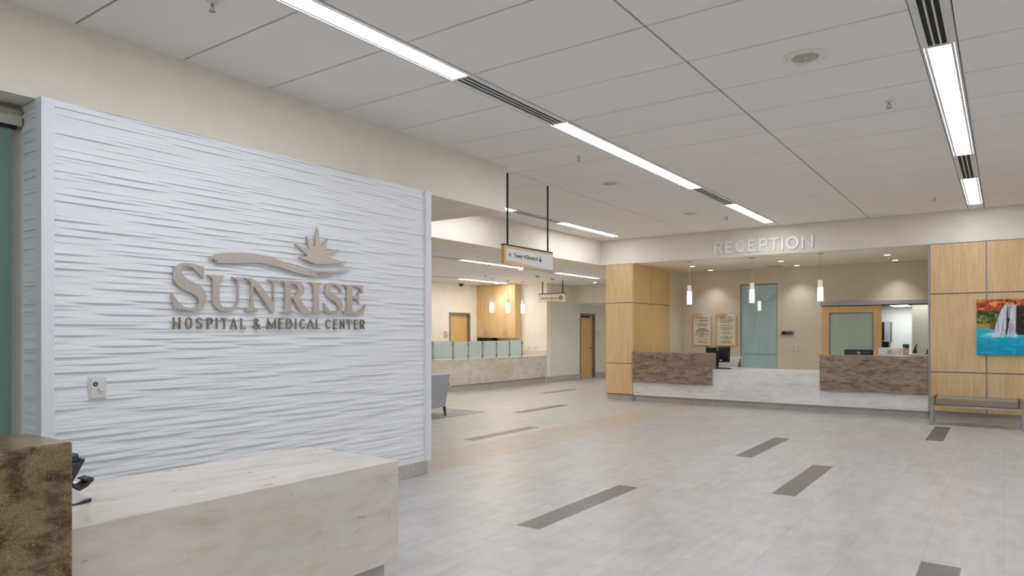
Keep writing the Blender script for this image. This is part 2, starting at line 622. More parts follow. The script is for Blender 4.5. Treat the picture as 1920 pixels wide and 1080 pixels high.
# ------------------------------------------------------------------ setting: walls
def wall(name, *boxes, m='cream', bevel=0):
    b = MB()
    for q in boxes:
        b.box(*q)
    return b.build(name, M[m], kind='structure', bevel=bevel)


wall('wall_left_bulkhead', (-7.5, -5.148, -6.0, 7.10, 3.03, 3.66), m='cream')
wall('wall_left_header', (-8.45, -7.5, 2.0, 23.0, 3.05, 3.66), m='cream')
wall('wall_front_bulkhead', (-7.5, 4.5, 14.05, 14.35, 3.052, 3.66), m='cream')
wall('wall_right', (4.5, 4.7, -6.0, 14.4, 0, 0.12), (4.5, 4.7, -6.0, 14.4, 3.25, 3.66), (4.5, 4.7, -6.0, -5.0, 0.12, 3.25), (4.5, 4.7, 9.5, 14.4, 0.12, 3.25))
wall('wall_behind', (-7.5, -5.2, -6.2, -6.0, 0, 3.66), (-5.2, 4.7, -6.2, -6.0, 3.25, 3.66), (-5.2, 4.7, -6.2, -6.0, 0, 0.12))
# slim mullions of the unseen glazed openings, added to let fill light in
b = MB()
for k in range(11):
    b.box(4.57, 4.63, -5.0 + 1.45 * k - 0.03, -5.0 + 1.45 * k + 0.03, 0.12, 3.25)
b.box(4.57, 4.63, -5.0, 9.5, 2.2, 2.26)
b.build('fill_window_1', M['reveal'], kind='structure')
b = MB()
for k in range(8):
    b.box(-5.2 + 1.4 * k - 0.03, -5.2 + 1.4 * k + 0.03, -6.13, -6.07, 0.12, 3.25)
b.box(-5.2, 4.6, -6.13, -6.07, 2.2, 2.26)
b.build('fill_window_2', M['reveal'], kind='structure')
# reception alcove: back wall with a glazed doorway and a pass-through opening, side walls
wall('wall_reception_back', (-6.9, -5.256, 17.0, 17.15, 0, 3.15), (-5.256, -4.379, 17.0, 17.15, 2.69, 3.15), (-4.379, -2.25, 17.0, 17.15, 0, 3.15),
     (-2.25, -1.2, 17.0, 17.15, 2.12, 3.15), (-2.25, -1.2, 17.0, 17.15, 0, 1.03), (-1.2, -0.9, 17.0, 17.15, 0, 3.15), m='bone')
wall('wall_reception_left', (-7.36, -6.735, 14.12, 17.15, 0, 3.1), m='bone')
wall('wall_reception_right', (-1.07, -0.95, 14.12, 17.0, 0, 3.1), m='bone')
wall('wall_front_right', (-0.95, 4.5, 14.12, 14.3, 0, 3.1), m='cream')
# room behind the pass-through
wall('wall_office_back', (-4.2, -0.4, 22.0, 22.1, 0, 2.4), m='office_white')
wall('wall_office_left', (-4.3, -4.2, 17.15, 22.1, 0, 2.4), m='office_white')
wall('wall_office_right', (-0.5, -0.4, 17.15, 22.0, 0, 2.4), m='office_white')
wall('wall_office_partition', (-1.665, -0.5, 17.55, 17.63, 0, 2.26), m='sage')
wall('ceiling_office', (-4.3, -0.4, 17.15, 22.1, 2.26, 2.4), m='tile_white')
# registration area and hall
wall('wall_registration_left', (-14.1, -13.93, 2.0, 16.30, 0, 3.1), (-14.1, -13.93, 16.30, 17.24, 2.115, 3.1), (-14.1, -13.93, 17.24, 18.2, 0, 3.1), m='cream_light')
wall('wall_registration_back', (-14.1, -11.47, 17.98, 18.2, 0, 3.1), m='cream_light')
wall('wall_registration_near', (-14.1, -5.36, 1.9, 2.0, 0, 3.1), m='cream_light')
wall('wall_hall_left', (-11.62, -11.47, 18.2, 20.05, 0, 3.1), (-11.62, -11.47, 20.05, 21.0, 2.13, 3.1), (-11.62, -11.47, 21.0, 23.0, 0, 3.1), m='grey_paint')
wall('wall_hall_end', (-11.62, -7.3, 23.0, 23.1, 0, 3.1), m='grey_paint')
wall('wall_hall_right', (-7.45, -7.36, 14.3, 23.0, 0, 3.1), m='grey_paint')
# base tiles
def base(name, *boxes):
    b = MB()
    for q in boxes:
        b.box(*q)
    return b.build(name, M['base'], kind='structure', bevel=0.003)


# the white feature wall on the left
wall('wall_left', (-5.36, -5.062, 1.90, 5.56, 0, 3.03), m='trim_white')
base('baseboard_left', (-5.062, -5.040, 1.90, 5.535, 0, 0.1375))
wall('wall_left_entry', (-5.62, -5.45, -6.0, 1.9, 2.86, 3.03), m='bone')


def wave_panel(name, a0, a1, z0, z1, surf, face, seed, parent):
    """dune-like relief: overlapping horizontal ledges that swell and die away. face 'x': a is y, relief grows to +X; face 'y': a is x, relief to -Y"""
    rnd = random.Random(seed)
    p, amp = 0.0245, 0.0128
    na = max(3, int((a1 - a0) / 0.02))
    A = np.linspace(a0, a1, na)
    K = int((z1 - z0) / p) + 2
    ph = [(rnd.uniform(0, 6.28), rnd.uniform(1.0, 1.9), rnd.uniform(0, 6.28), rnd.uniform(0.5, 0.8)) for _ in range(K)]
    def band(k):
        f, L, f2, L2 = ph[k]
        s = 0.5 + 0.50 * np.sin(A * 2 * math.pi / L + f) + 0.10 * np.sin(A * 2 * math.pi / L2 + f2)
        s = np.clip(s, 0, 1)
        return amp * s * s * (3 - 2 * s)
    rows_z, rows_h = [], []
    for k in range(K):
        h = band(k)
        za, zb = z0 + k * p, z0 + (k + 1) * p
        # each band leans out a little towards its foot, then steps to the next
        rows_z += [np.full(na, za + 0.001), np.full(na, zb - 0.001)]
        rows_h += [h, h * 0.82]
    Z = np.clip(np.array(rows_z), z0, z1)
    H = np.array(rows_h)
    nr = Z.shape[0]
    V = []
    for r in range(nr):
        for i in range(na):
            V.append((surf + H[r, i], A[i], Z[r, i]) if face == 'x' else (A[i], surf - H[r, i], Z[r, i]))
    F = [(r * na + i, r * na + i + 1, (r + 1) * na + i + 1, (r + 1) * na + i) for r in range(nr - 1) for i in range(na - 1)]
    b = MB()
    b.add(V, F)
    me = bpy.data.meshes.new(name)
    me.from_pydata(b.v, [], b.f)
    me.materials.append(M['wave'])
    me.update()
    ob = bpy.data.objects.new(name, me)
    COL.objects.link(ob)
    ob.parent = parent
    ORG[ob] = (0, 0, 0)
    # face outwards
    n = me.polygons[len(me.polygons) // 2].normal
    if (face == 'x' and n.x < 0) or (face == 'y' and n.y > 0):
        me.flip_normals()
    return ob


WL = bpy.data.objects['wall_left']
for i, (a, c) in enumerate([(1.948, 3.103), (3.1042, 4.329), (4.3302, 5.494)]):
    wave_panel('wave_panel', a, c, 0.1385, 3.022, -5.058, 'x', 11, WL)
wave_panel('wave_panel', -5.36, -5.12, 0.0, 3.012, 1.894, 'y', 31, WL)
b = MB().box(-5.12, -5.028, 1.872, 1.95, 0.0, 3.022)
for z in (0.5, 0.95, 1.4, 1.85, 2.3, 2.72, 2.95):
    b.cyl((-5.029, 1.924, z), (-5.0265, 1.924, z), 0.004, n=10)
b.build('trim_1', M['trim_white'], kind='structure', bevel=0.003)
b = MB().box(-5.12, -5.028, 5.492, 5.578, 0.1385, 3.022)
for z in (0.3, 0.8, 1.3, 1.8, 2.3, 2.8):
    b.cyl((-5.029, 5.535, z), (-5.0265, 5.535, z), 0.004, n=10)
b.build('trim_2', M['trim_white'], kind='structure', bevel=0.003)

# ------------------------------------------------------------------ maple clad pillar, alcove sides and right wall
def clad(parent, name, cells, ax, at, t, m, gap):
    """veneered boards with open reveals between them"""
    out = []
    for a0, a1, z0, z1 in cells:
        b = MB()
        if ax == 'y':
            b.box(a0 + gap, a1 - gap, at, at + t, z0 + gap, z1 - gap)
        else:
            b.box(at - t, at, a0 + gap, a1 - gap, z0 + gap, z1 - gap)
        out.append(b.build(name, M[m], parent, bevel=0.0025))
    return out


pil = MB().box(-7.36, -6.735, 14.075, 14.2, 0.14, 3.05).build('wall_pillar', M['dark_reveal'], kind='structure')
ZR = [(0.145, 0.83), (0.83, 2.182), (2.182, 3.052)]
clad(pil, 'maple_board', [(-7.385, -6.712, a, c) for a, c in ZR], 'y', 14.05, 0.03, 'maple', 0.007)
MB().box(-6.74, -6.722, 14.08, 16.15, 0.14, 3.05).build('trim_pillar_reveal', M['dark_reveal'], pil)
clad(pil, 'maple_board', [(y0, y1, a, c) for y0, y1 in ((14.06, 15.0), (15.0, 16.13)) for a, c in ZR], 'x', -6.70, 0.025, 'honey', 0.006)
base('baseboard_pillar', (-7.365, -6.73, 14.10, 14.2, 0, 0.142), (-6.75, -6.70, 14.10, 14.15, 0, 0.142))

rw = MB().box(-1.075, 4.5, 14.078, 14.13, 0.14, 3.052).build('wall_front_maple', M['reveal'], kind='structure')
XS = [-1.072, -0.248, 0.592, 1.432, 2.272, 3.112, 3.952, 4.5]
clad(rw, 'maple_board', [(a, c, z0, z1) for a, c in zip(XS[:-1], XS[1:]) for z0, z1 in ZR], 'y', 14.05, 0.03, 'maple', 0.0115)
MB().box(-1.09, -1.066, 14.045, 14.12, 0.14, 3.052).build('trim_3', M['reveal'], kind='structure')
base('baseboard_front', (-1.08, 4.5, 14.10, 14.14, 0, 0.142))
base('baseboard_registration', (-11.485, -11.452, 18.0, 20.015, 0, 0.165), (-11.485, -11.452, 21.035, 23.0, 0, 0.165))
base('baseboard_registration_left', (-13.93, -13.90, 2.0, 17.98, 0, 0.165))
# ------------------------------------------------------------------ logo sign on the feature wall (outlines in metres: y, z)
L_S = [(2.973,2.0166),(2.9475,2.0164),(2.9188,2.0223),(2.8857,2.0308),(2.8482,2.0322),(2.8112,2.0291),(2.7791,2.0176),(2.7541,1.998),(2.7406,1.9771),(2.733,1.9458),(2.733,1.9151),(2.7406,1.8893),(2.7587,1.8639),(2.7814,1.8453),(2.815,1.8283),(2.8529,1.8146),(2.8857,1.8005),(2.9133,1.7828),(2.9299,1.764),(2.9355,1.7458),(2.9299,1.7244),(2.916,1.7081),(2.8912,1.6958),(2.8583,1.6917),(2.8258,1.6949),(2.7936,1.712),(2.767,1.7394),(2.7432,1.7718),(2.7301,1.7953),(2.7171,1.7947),(2.7223,1.7735),(2.7327,1.7279),(2.739,1.6845),(2.7564,1.6825),(2.7882,1.6823),(2.8204,1.6765),(2.8583,1.6708),(2.8967,1.6734),(2.9355,1.685),(2.9692,1.7072),(2.9907,1.7372),(2.9986,1.7748),(2.993,1.8039),(2.9748,1.835),(2.9467,1.86),(2.9077,1.8815),(2.8692,1.8976),(2.8366,1.9112),(2.8123,1.9303),(2.7978,1.9527),(2.7937,1.9723),(2.7983,1.9895),(2.8135,2.0022),(2.8343,2.0083),(2.8622,2.0065),(2.8904,1.9952),(2.9188,1.9726),(2.9427,1.9493),(2.9595,1.9278),(2.9643,1.9167),(2.973,1.9173)]
L_U = [(3.0043,1.954),(3.1488,1.9547),(3.1458,1.9447),(3.1251,1.9379),(3.1103,1.9287),(3.1051,1.9121),(3.1027,1.7521),(3.1103,1.7279),(3.134,1.707),(3.1667,1.6981),(3.2028,1.7008),(3.2363,1.7184),(3.2547,1.7467),(3.2608,1.7747),(3.2627,1.9163),(3.2565,1.927),(3.2363,1.9352),(3.2119,1.9435),(3.2119,1.9501),(3.3148,1.9514),(3.3135,1.9418),(3.2855,1.9328),(3.2775,1.9228),(3.275,1.7753),(3.2701,1.7417),(3.2485,1.7077),(3.215,1.6819),(3.1667,1.6735),(3.1192,1.6766),(3.084,1.6946),(3.0578,1.7154),(3.0491,1.7393),(3.048,1.9113),(3.0405,1.9296),(3.0232,1.9392),(3.0043,1.9486)]
L_N = [(3.3248,1.952),(3.4247,1.9529),(3.5922,1.7589),(3.5922,1.9219),(3.582,1.9358),(3.5585,1.9401),(3.5351,1.9474),(3.5385,1.9533),(3.657,1.9539),(3.6536,1.946),(3.6262,1.9385),(3.6112,1.9288),(3.6071,1.9111),(3.6071,1.6895),(3.6023,1.6748),(3.5854,1.6727),(3.5686,1.6856),(3.4659,1.8201),(3.4038,1.8909),(3.4021,1.7294),(3.415,1.71),(3.4506,1.6911),(3.4506,1.6825),(3.326,1.6793),(3.326,1.6877),(3.3639,1.7028),(3.3817,1.7259),(3.3868,1.9098),(3.3766,1.9289),(3.3481,1.9384),(3.3248,1.9442)]
L_R = [(3.666,1.9544),(3.8083,1.9556),(3.8662,1.9501),(3.9028,1.922),(3.9139,1.8861),(3.9028,1.8461),(3.8603,1.8109),(3.9102,1.7492),(3.9622,1.6989),(3.9825,1.6933),(3.9825,1.6822),(3.8808,1.6798),(3.8662,1.6964),(3.7975,1.8023),(3.769,1.8041),(3.769,1.7117),(3.7796,1.6941),(3.8083,1.6888),(3.8083,1.6816),(3.6708,1.6783),(3.6729,1.6865),(3.7021,1.692),(3.7147,1.7101),(3.7161,1.9173),(3.7056,1.9374),(3.6847,1.945),(3.666,1.9497)]
L_RH = [(3.7668,1.9333),(3.8083,1.9328),(3.8371,1.9152),(3.8501,1.8888),(3.8443,1.8524),(3.8226,1.8285),(3.7939,1.8201),(3.7668,1.8201)]
L_I = [(3.9712,1.9577),(4.1134,1.9538),(4.111,1.9462),(4.08,1.9351),(4.07,1.919),(4.07,1.7266),(4.08,1.702),(4.1134,1.6935),(4.1134,1.6854),(3.9847,1.6823),(3.9847,1.6921),(4.0089,1.7001),(4.015,1.7249),(4.015,1.916),(4.0036,1.94),(3.9712,1.9503)]
L_s = [(4.3312,1.9513),(4.2943,1.9537),(4.2497,1.9619),(4.2016,1.9628),(4.1619,1.946),(4.1423,1.9167),(4.1407,1.879),(4.1541,1.8483),(4.1857,1.8214),(4.2336,1.8012),(4.2699,1.7771),(4.2943,1.7492),(4.2967,1.7237),(4.2739,1.7039),(4.2416,1.6968),(4.2016,1.7052),(4.1619,1.7356),(4.1384,1.7756),(4.1266,1.7783),(4.1305,1.7471),(4.1407,1.6911),(4.1777,1.687),(4.2255,1.6805),(4.2739,1.6804),(4.3188,1.6987),(4.346,1.7348),(4.3477,1.7734),(4.3229,1.8142),(4.2821,1.8413),(4.2336,1.8614),(4.1976,1.8881),(4.1873,1.9128),(4.1976,1.9355),(4.2255,1.9497),(4.2577,1.9471),(4.2902,1.9247),(4.3188,1.8942),(4.3271,1.8766),(4.3328,1.8769)]
L_E = [(4.356,1.9553),(4.595,1.9597),(4.595,1.8828),(4.5862,1.8844),(4.5731,1.9135),(4.5426,1.935),(4.4994,1.9412),(4.4584,1.9403),(4.4584,1.8425),(4.4994,1.8475),(4.5296,1.8652),(4.5426,1.8955),(4.5486,1.8958),(4.5486,1.777),(4.5408,1.7801),(4.5296,1.8126),(4.4994,1.8298),(4.4584,1.8294),(4.4584,1.712),(4.4822,1.7028),(4.5339,1.7074),(4.5862,1.7353),(4.6259,1.7777),(4.6321,1.7752),(4.5994,1.6859),(4.3642,1.6805),(4.3601,1.6901),(4.3892,1.7005),(4.3976,1.7233),(4.3993,1.9241),(4.3892,1.9397),(4.356,1.9476)]
W1 = [(3.0176,2.0758),(3.0406,2.0994),(3.0873,2.1227),(3.1633,2.1386),(3.2608,2.1506),(3.3816,2.1557),(3.4961,2.1499),(3.6035,2.1336),(3.6807,2.1139),(3.7482,2.0919),(3.8402,2.0635),(3.9345,2.0462),(4.0312,2.0334),(4.0805,2.0229),(4.0805,2.0159),(4.0068,2.0109),(3.9107,2.0171),(3.8054,2.0291),(3.7143,2.0511),(3.6254,2.0698),(3.528,2.0787),(3.4332,2.0847),(3.3408,2.0743),(3.2608,2.0614),(3.1633,2.056),(3.1109,2.0517),(3.0732,2.0546),(3.0873,2.0688),(3.0546,2.0678),(3.0611,2.0839),(3.0222,2.0702)]
W2 = [(3.7211,2.1067),(3.8103,2.0986),(3.9134,2.0797),(4.0313,2.0685),(4.153,2.0712),(4.3107,2.0864),(4.3887,2.1064),(4.4549,2.1304),(4.3822,2.0968),(4.3107,2.0773),(4.2153,2.0683),(4.1716,2.0656),(4.2468,2.0646),(4.3107,2.0677),(4.3691,2.0806),(4.425,2.0974),(4.3625,2.0715),(4.2786,2.0564),(4.184,2.0522),(4.0917,2.0534),(4.0015,2.0575),(3.8845,2.0775),(3.7878,2.0935)]
W3 = [(4.0674,2.037),(4.153,2.0367),(4.25,2.0399),(4.25,2.0334),(4.153,2.0268),(4.0825,2.0254)]
SB = [(4.0343,2.1172),(3.9425,2.1419),(3.8529,2.1674),(3.9308,2.184),(3.9466,2.1888),(3.8787,2.2363),(3.8075,2.2764),(3.833,2.2743),(3.963,2.2447),(3.9672,2.2465),(3.9542,2.2798),(3.9337,2.3582),(3.9719,2.3202),(4.0122,2.281),(4.0271,2.2801),(4.0361,2.3757),(4.0505,2.4494),(4.0626,2.4226),(4.0747,2.3606),(4.0844,2.286),(4.0947,2.2821),(4.1345,2.328),(4.1766,2.3632),(4.1592,2.3109),(4.1394,2.2498),(4.1437,2.2379),(4.2405,2.2656),(4.3075,2.2787),(4.2723,2.2477),(4.1579,2.1963),(4.1716,2.1887),(4.2723,2.1776),(4.3874,2.1581),(4.285,2.1476),(4.153,2.1289)]
TAG = [('H', 2.7358, 2.7911), ('O', 2.8299, 2.8842), ('S', 2.9179, 2.9656), ('P', 3.0056, 3.0499), ('I', 3.0798, 3.0929), ('T', 3.1251, 3.1748), ('A', 3.202, 3.2608), ('L', 3.2956, 3.3388), ('&', 3.4073, 3.4729), ('M', 3.5441, 3.6254), ('E', 3.6563, 3.7031), ('D', 3.7312, 3.7882), ('I', 3.8204, 3.8355), ('C', 3.8729, 3.9285), ('A', 3.9464, 4.0251), ('L', 4.0472, 4.0867), ('C', 4.1557, 4.2131), ('E', 4.2453, 4.2909), ('N', 4.3238, 4.3703), ('T', 4.4038, 4.4581), ('E', 4.4952, 4.5382), ('R', 4.5718, 4.6184)]
REC = [('R', -4.868, -4.6883), ('E', -4.6362, -4.4706), ('C', -4.4302, -4.2238), ('E', -4.1842, -4.0273), ('P', -3.9625, -3.7957), ('T', -3.7829, -3.5748), ('I', -3.5436, -3.5), ('O', -3.4504, -3.2238), ('N', -3.1694, -2.96)]


def smooth_loop(pts, n=2, sharp=55):
    """round the gentle corners of a traced outline (corner cutting), keep the sharp ones"""
    for _ in range(n):
        out, m = [], len(pts)
        for i in range(m):
            a, b, c = pts[i - 1], pts[i], pts[(i + 1) % m]
            v1, v2 = (b[0] - a[0], b[1] - a[1]), (c[0] - b[0], c[1] - b[1])
            l1, l2 = math.hypot(*v1), math.hypot(*v2)
            ang = 0 if l1 * l2 == 0 else math.degrees(math.acos(max(-1, min(1, (v1[0] * v2[0] + v1[1] * v2[1]) / (l1 * l2)))))
            if ang > sharp or ang < 2:
                out.append(b)
            else:
                out.append((b[0] - v1[0] * 0.25, b[1] - v1[1] * 0.25))
                out.append((b[0] + v2[0] * 0.25, b[1] + v2[1] * 0.25))
        pts = out
    return pts


def arc(cx, cy, rx, ry, a0, a1, n=16):
    return [(cx + rx * math.cos(R(a0 + (a1 - a0) * k / n)), cy + ry * math.sin(R(a0 + (a1 - a0) * k / n))) for k in range(n + 1)]


_bowl = lambda y: [(0, 1), (0.55, 1)] + arc(0.55, (1 + y) / 2, 0.45, (1 - y) / 2, 90, -90, 12) + [(0, y)]
GLYPH = {
    'H': [[(0, 0), (0, 1)], [(1, 0), (1, 1)], [(0, .5), (1, .5)]],
    'O': [arc(.5, .5, .5, .5, 0, 360, 36)],
    'C': [arc(.5, .5, .52, .5, 42, 318, 30)],
    'S': [arc(.5, .755, .46, .245, 20, 235, 18) + arc(.5, .26, .5, .26, 68, -160, 20)],
    'P': [[(0, 0), (0, 1)], _bowl(.46)],
    'R': [[(0, 0), (0, 1)], _bowl(.48), [(.5, .48), (1.0, 0)]],
    'I': [[(.5, 0), (.5, 1)]],
    'T': [[(.5, 0), (.5, 1)], [(0, 1), (1, 1)]],
    'A': [[(0, 0), (.5, 1), (1, 0)], [(.18, .32), (.82, .32)]],
    'L': [[(0, 1), (0, 0)], [(0, 0), (1, 0)]],
    'M': [[(0, 0), (0, 1), (.5, .12), (1, 1), (1, 0)]],
    'N': [[(0, 0), (0, 1), (1, 0), (1, 1)]],
    'E': [[(0, 0), (0, 1)], [(0, 1), (1, 1)], [(0, .52), (.92, .52)], [(0, 0), (1, 0)]],
    'D': [[(0, 0), (0, 1)], [(0, 1), (.45, 1)] + arc(.45, .5, .55, .5, 90, -90, 16) + [(0, 0)]],
    '&': [[(1.05, 0), (.30, .62), (.22, .80)] + arc(.45, .84, .23, .16, 165, 0, 10) + [(.66, .74), (.16, .40), (.02, .24)] + arc(.40, .22, .38, .22, 185, 330, 14) + [(.98, .46)]],
}


def glyph(name, ch, m, parent, plane, d0, d1, fit, t):
    """plain sans capital built from strokes of constant width"""
    a0, a1, z0, z1 = fit
    if ch == 'I':
        t = min(t, a1 - a0)
    ax, az = a0 + t / 2, z0 + t / 2
    w, h = max(a1 - a0 - t, 1e-5), z1 - z0 - t
    b = MB()
    for si, line in enumerate(GLYPH[ch]):
        e0, e1 = d0 - 0.0004 * si, d1 + 0.0004 * si
        P = [(ax + w * x, az + h * y) for x, y in line]
        Q = [P[0]]
        for q in P[1:]:
            if math.hypot(q[0] - Q[-1][0], q[1] - Q[-1][1]) > 1e-5:
                Q.append(q)
        P = Q
        closed = math.hypot(P[0][0] - P[-1][0], P[0][1] - P[-1][1]) < 1e-4 and len(P) > 4
        if closed:
            P = P[:-1]
        n = len(P)
        if not closed:                         # verticals and diagonals run to the full cap height
            for i, j in ((0, 1), (n - 1, n - 2)):
                dx, dy = P[i][0] - P[j][0], P[i][1] - P[j][1]
                l = math.hypot(dx, dy)
                if abs(dy) > 0.5 * l and (abs(P[i][1] - az) < 1e-4 or abs(P[i][1] - az - h) < 1e-4):
                    e = t / 2 * l / abs(dy)
                    P[i] = (P[i][0] + dx / l * e, P[i][1] + dy / l * e)
                elif abs(dx) > 0.9 * l and ch in 'ETL' and (P[i][0] < ax + 1e-4 or P[i][0] > ax + w - 1e-4):
                    P[i] = (P[i][0] + dx / l * t / 2, P[i][1])
        L, Rr = [], []
        for i in range(n):
            pv = P[i - 1] if (i or closed) else None
            nx_ = P[(i + 1) % n] if (i < n - 1 or closed) else None
            dirs = []
            for s, e in ((pv, P[i]), (P[i], nx_)):
                if s and e:
                    l = math.hypot(e[0] - s[0], e[1] - s[1])
                    dirs.append(((e[0] - s[0]) / l, (e[1] - s[1]) / l))
            if len(dirs) == 1:
                nn = (-dirs[0][1], dirs[0][0])
                k = 1
            else:
                nn = (-(dirs[0][1] + dirs[1][1]), dirs[0][0] + dirs[1][0])
                l = math.hypot(*nn) or 1
                nn = (nn[0] / l, nn[1] / l)
                k = min(1 / max(nn[0] * -dirs[0][1] + nn[1] * dirs[0][0], 0.2), 2.2)
            L.append((P[i][0] + nn[0] * k * t / 2, min(max(P[i][1] + nn[1] * k * t / 2, z0), z1)))
            Rr.append((P[i][0] - nn[0] * k * t / 2, min(max(P[i][1] - nn[1] * k * t / 2, z0), z1)))
        def V(p, d):
            return (d, p[0], p[1]) if plane == 'x' else (p[0], d, p[1])
        vs = [V(p, e0) for p in L] + [V(p, e0) for p in Rr] + [V(p, e1) for p in L] + [V(p, e1) for p in Rr]
        fs = []
        for i in range(n if closed else n - 1):
            j = (i + 1) % n
            fs += [(i, j, n + j, n + i), (2 * n + i, 3 * n + i, 3 * n + j, 2 * n + j), (i, 2 * n + i, 2 * n + j, j), (n + i, n + j, 3 * n + j, 3 * n + i)]
        if not closed:
            fs += [(0, n, 3 * n, 2 * n), (n - 1, 3 * n - 1, 4 * n - 1, 2 * n - 1)]
        b.add(vs, fs)
    return b.build(name, m, parent)


LX = -5.018
sg = thing('logo_sign', 'brushed bronze SUNRISE hospital lettering with swoosh and rays on white wave wall', 'sign', (LX, 2.72, 1.53))
for nm, loops in [('S', [L_S]), ('U', [L_U]), ('N', [L_N]), ('R', [L_R, L_RH]), ('I', [L_I]), ('s', [L_s]), ('E', [L_E])]:
    flat('letter', [smooth_loop(l) for l in loops], 0.022, M['bronze'], sg, 'x', LX - 0.011)
for lp in (W1, W2, W3):
    flat('swoosh', [smooth_loop(lp, 2, 75)], 0.018, M['bronze'], sg, 'x', LX - 0.009)
flat('sunburst', [SB], 0.020, M['bronze'], sg, 'x', LX - 0.010)
for ch, y0, y1 in TAG:
    t_ = (y0 - 2.757) / (4.597 - 2.757)
    glyph('small_letter', ch, M['bronze_dark'], sg, 'x', LX - 0.020, LX - 0.004, (y0, y1, 1.533 + 0.009 * t_, 1.620 + 0.011 * t_), 0.0094)

# RECEPTION letters on the bulkhead
rs = thing('letter_sign', 'silver RECEPTION letters on the bulkhead above the desk', 'sign', (-3.9, 14.05, 3.127))
for ch, x0, x1 in REC:
    glyph('letter', ch, M['letter_silver'], rs, 'y', 14.014, 14.046, (x0, x1, 3.127, 3.374), 0.0385)


# ------------------------------------------------------------------ ceiling lights and air slots
def light_parts(length, w=0.145, m='light'):
    def make(root):
        h = length / 2 - 0.003
        b = MB()
        for s in (-1, 1):
            b.box(s * 0.104 - 0.007, s * 0.104 + 0.007, -h, h, -0.006, 0.03)
            b.box(min(s * w / 2, s * 0.092), max(s * w / 2, s * 0.092), -h + 0.004, h - 0.004, -0.004, 0.03)
        b.box(-w / 2, w / 2, -h, -h + 0.012, -0.004, 0.03)
        b.box(-w / 2, w / 2, h - 0.012, h, -0.004, 0.03)
        b.build('frame', M['frame_white'], root)
        MB().box(-w / 2, w / 2, -h + 0.012, h - 0.012, -0.002, 0.02).build('diffuser', M[m], root)
        b = MB()
        for s in (-1, 1):
            b.box(s * 0.0945 - 0.0022, s * 0.0945 + 0.0022, -h, h, -0.002, 0.02)
        b.build('edge_glow', M['edge'], root)
    return make


g = 'recessed linear lights of the lobby ceiling'
A5, A3 = 5 * TSTEP, 3 * TSTEP
y_a, y_b, y_c = TY0 - A5 / 2, TY0 + 2 * TSTEP + A5 / 2, TY0 + 9 * TSTEP + A3 / 2
zc = 3.6
repeat(light_parts(A5), [
    (CX[0], y_a, zc, 'long ceiling light nearest the wave wall, running out at the top of the photo'),
    (CX[0], y_b, zc, 'long ceiling light in mid lobby between two dark air slots'),
    (CX[1], y_b, zc, 'long ceiling light near the right edge, above the way to the bench'),
    (CX[1], y_a, zc, 'long ceiling light of the right row, overhead beside the camera'),
    (CX[3], y_b, zc, 'long ceiling light of the outer right row beyond the frame'),
    (CX[3], y_a, zc, 'long ceiling light of the outer right row beside the camera'),
    (CX[0], y_a - 7 * TSTEP, zc, 'long ceiling light behind the camera on the wave wall side'),
    (CX[1], y_a - 7 * TSTEP, zc, 'long ceiling light behind the camera in the right row'),
    (CX[3], y_a - 7 * TSTEP, zc, 'long ceiling light behind the camera in the outer right row')],
    'linear_light', 'light', g)
repeat(light_parts(A3), [
    (CX[0], y_c, zc, 'short ceiling light between the second air slot and the RECEPTION bulkhead'),
    (CX[1], y_c, zc, 'short ceiling light at the end of the right row above the maple wall'),
    (CX[2], y_c, zc, 'short ceiling light left of the RECEPTION corner above the wood pillar'),
    (CX[2], TY0 + 7 * TSTEP - A3 / 2 - 0.004, zc, 'ceiling light partly hidden behind the beige bulkhead and sign rod'),
    (CX[3], y_c, zc, 'short ceiling light of the outer right row beyond the frame')],
    'linear_light', 'light', g)
repeat(light_parts(A3, 0.11, 'light_low'), [
    (low_cols[0], 11.28 + A3 / 2, 3.05, 'low ceiling light over the passage just left of the hanging elevator sign'),
    (low_cols[0], 15.095 + A3 / 2, 3.05, 'low ceiling light near the hall, right of the hanging elevator sign'),
    (low_cols[1], 15.17 + A3 / 2, 3.05, 'low ceiling light above the registration counter pendants'),
    (low_cols[1], 11.28 + A3 / 2, 3.05, 'low ceiling light over the near end of the registration counter'),
    (-8.3, 20.9, 2.477, 'added low light hidden behind the maple pillar, brightening the hall door'),  # unseen extra light, put in to brighten the hall and its door
    (low_cols[0], 7.46 + A3 / 2, 3.05, 'low ceiling light hidden behind the beige bulkhead'),
    (low_cols[1], 7.5 + A3 / 2, 3.05, 'low ceiling light hidden behind the wave wall')],
    'linear_light', 'light', 'linear lights of the low registration ceiling')


def slot_parts(length):
    def make(root):
        h = length / 2 - 0.003
        MB().box(-0.075, 0.075, -h, h, 0.005, 0.03).build('plenum', M['slot'], root)
        b = MB()
        for x0, x1 in ((-0.111, -0.066), (-0.034, -0.022), (0.010, 0.022), (0.054, 0.111)):
            b.box(x0 if x0 > -0.1 else -0.111, x1, -h, h, -0.003, 0.02)
        b.box(-0.075, 0.075, -h, -h + 0.012, -0.003, 0.02)
        b.box(-0.075, 0.075, h - 0.012, h, -0.003, 0.02)
        b.build('frame', M['frame_white'], root)
    return make


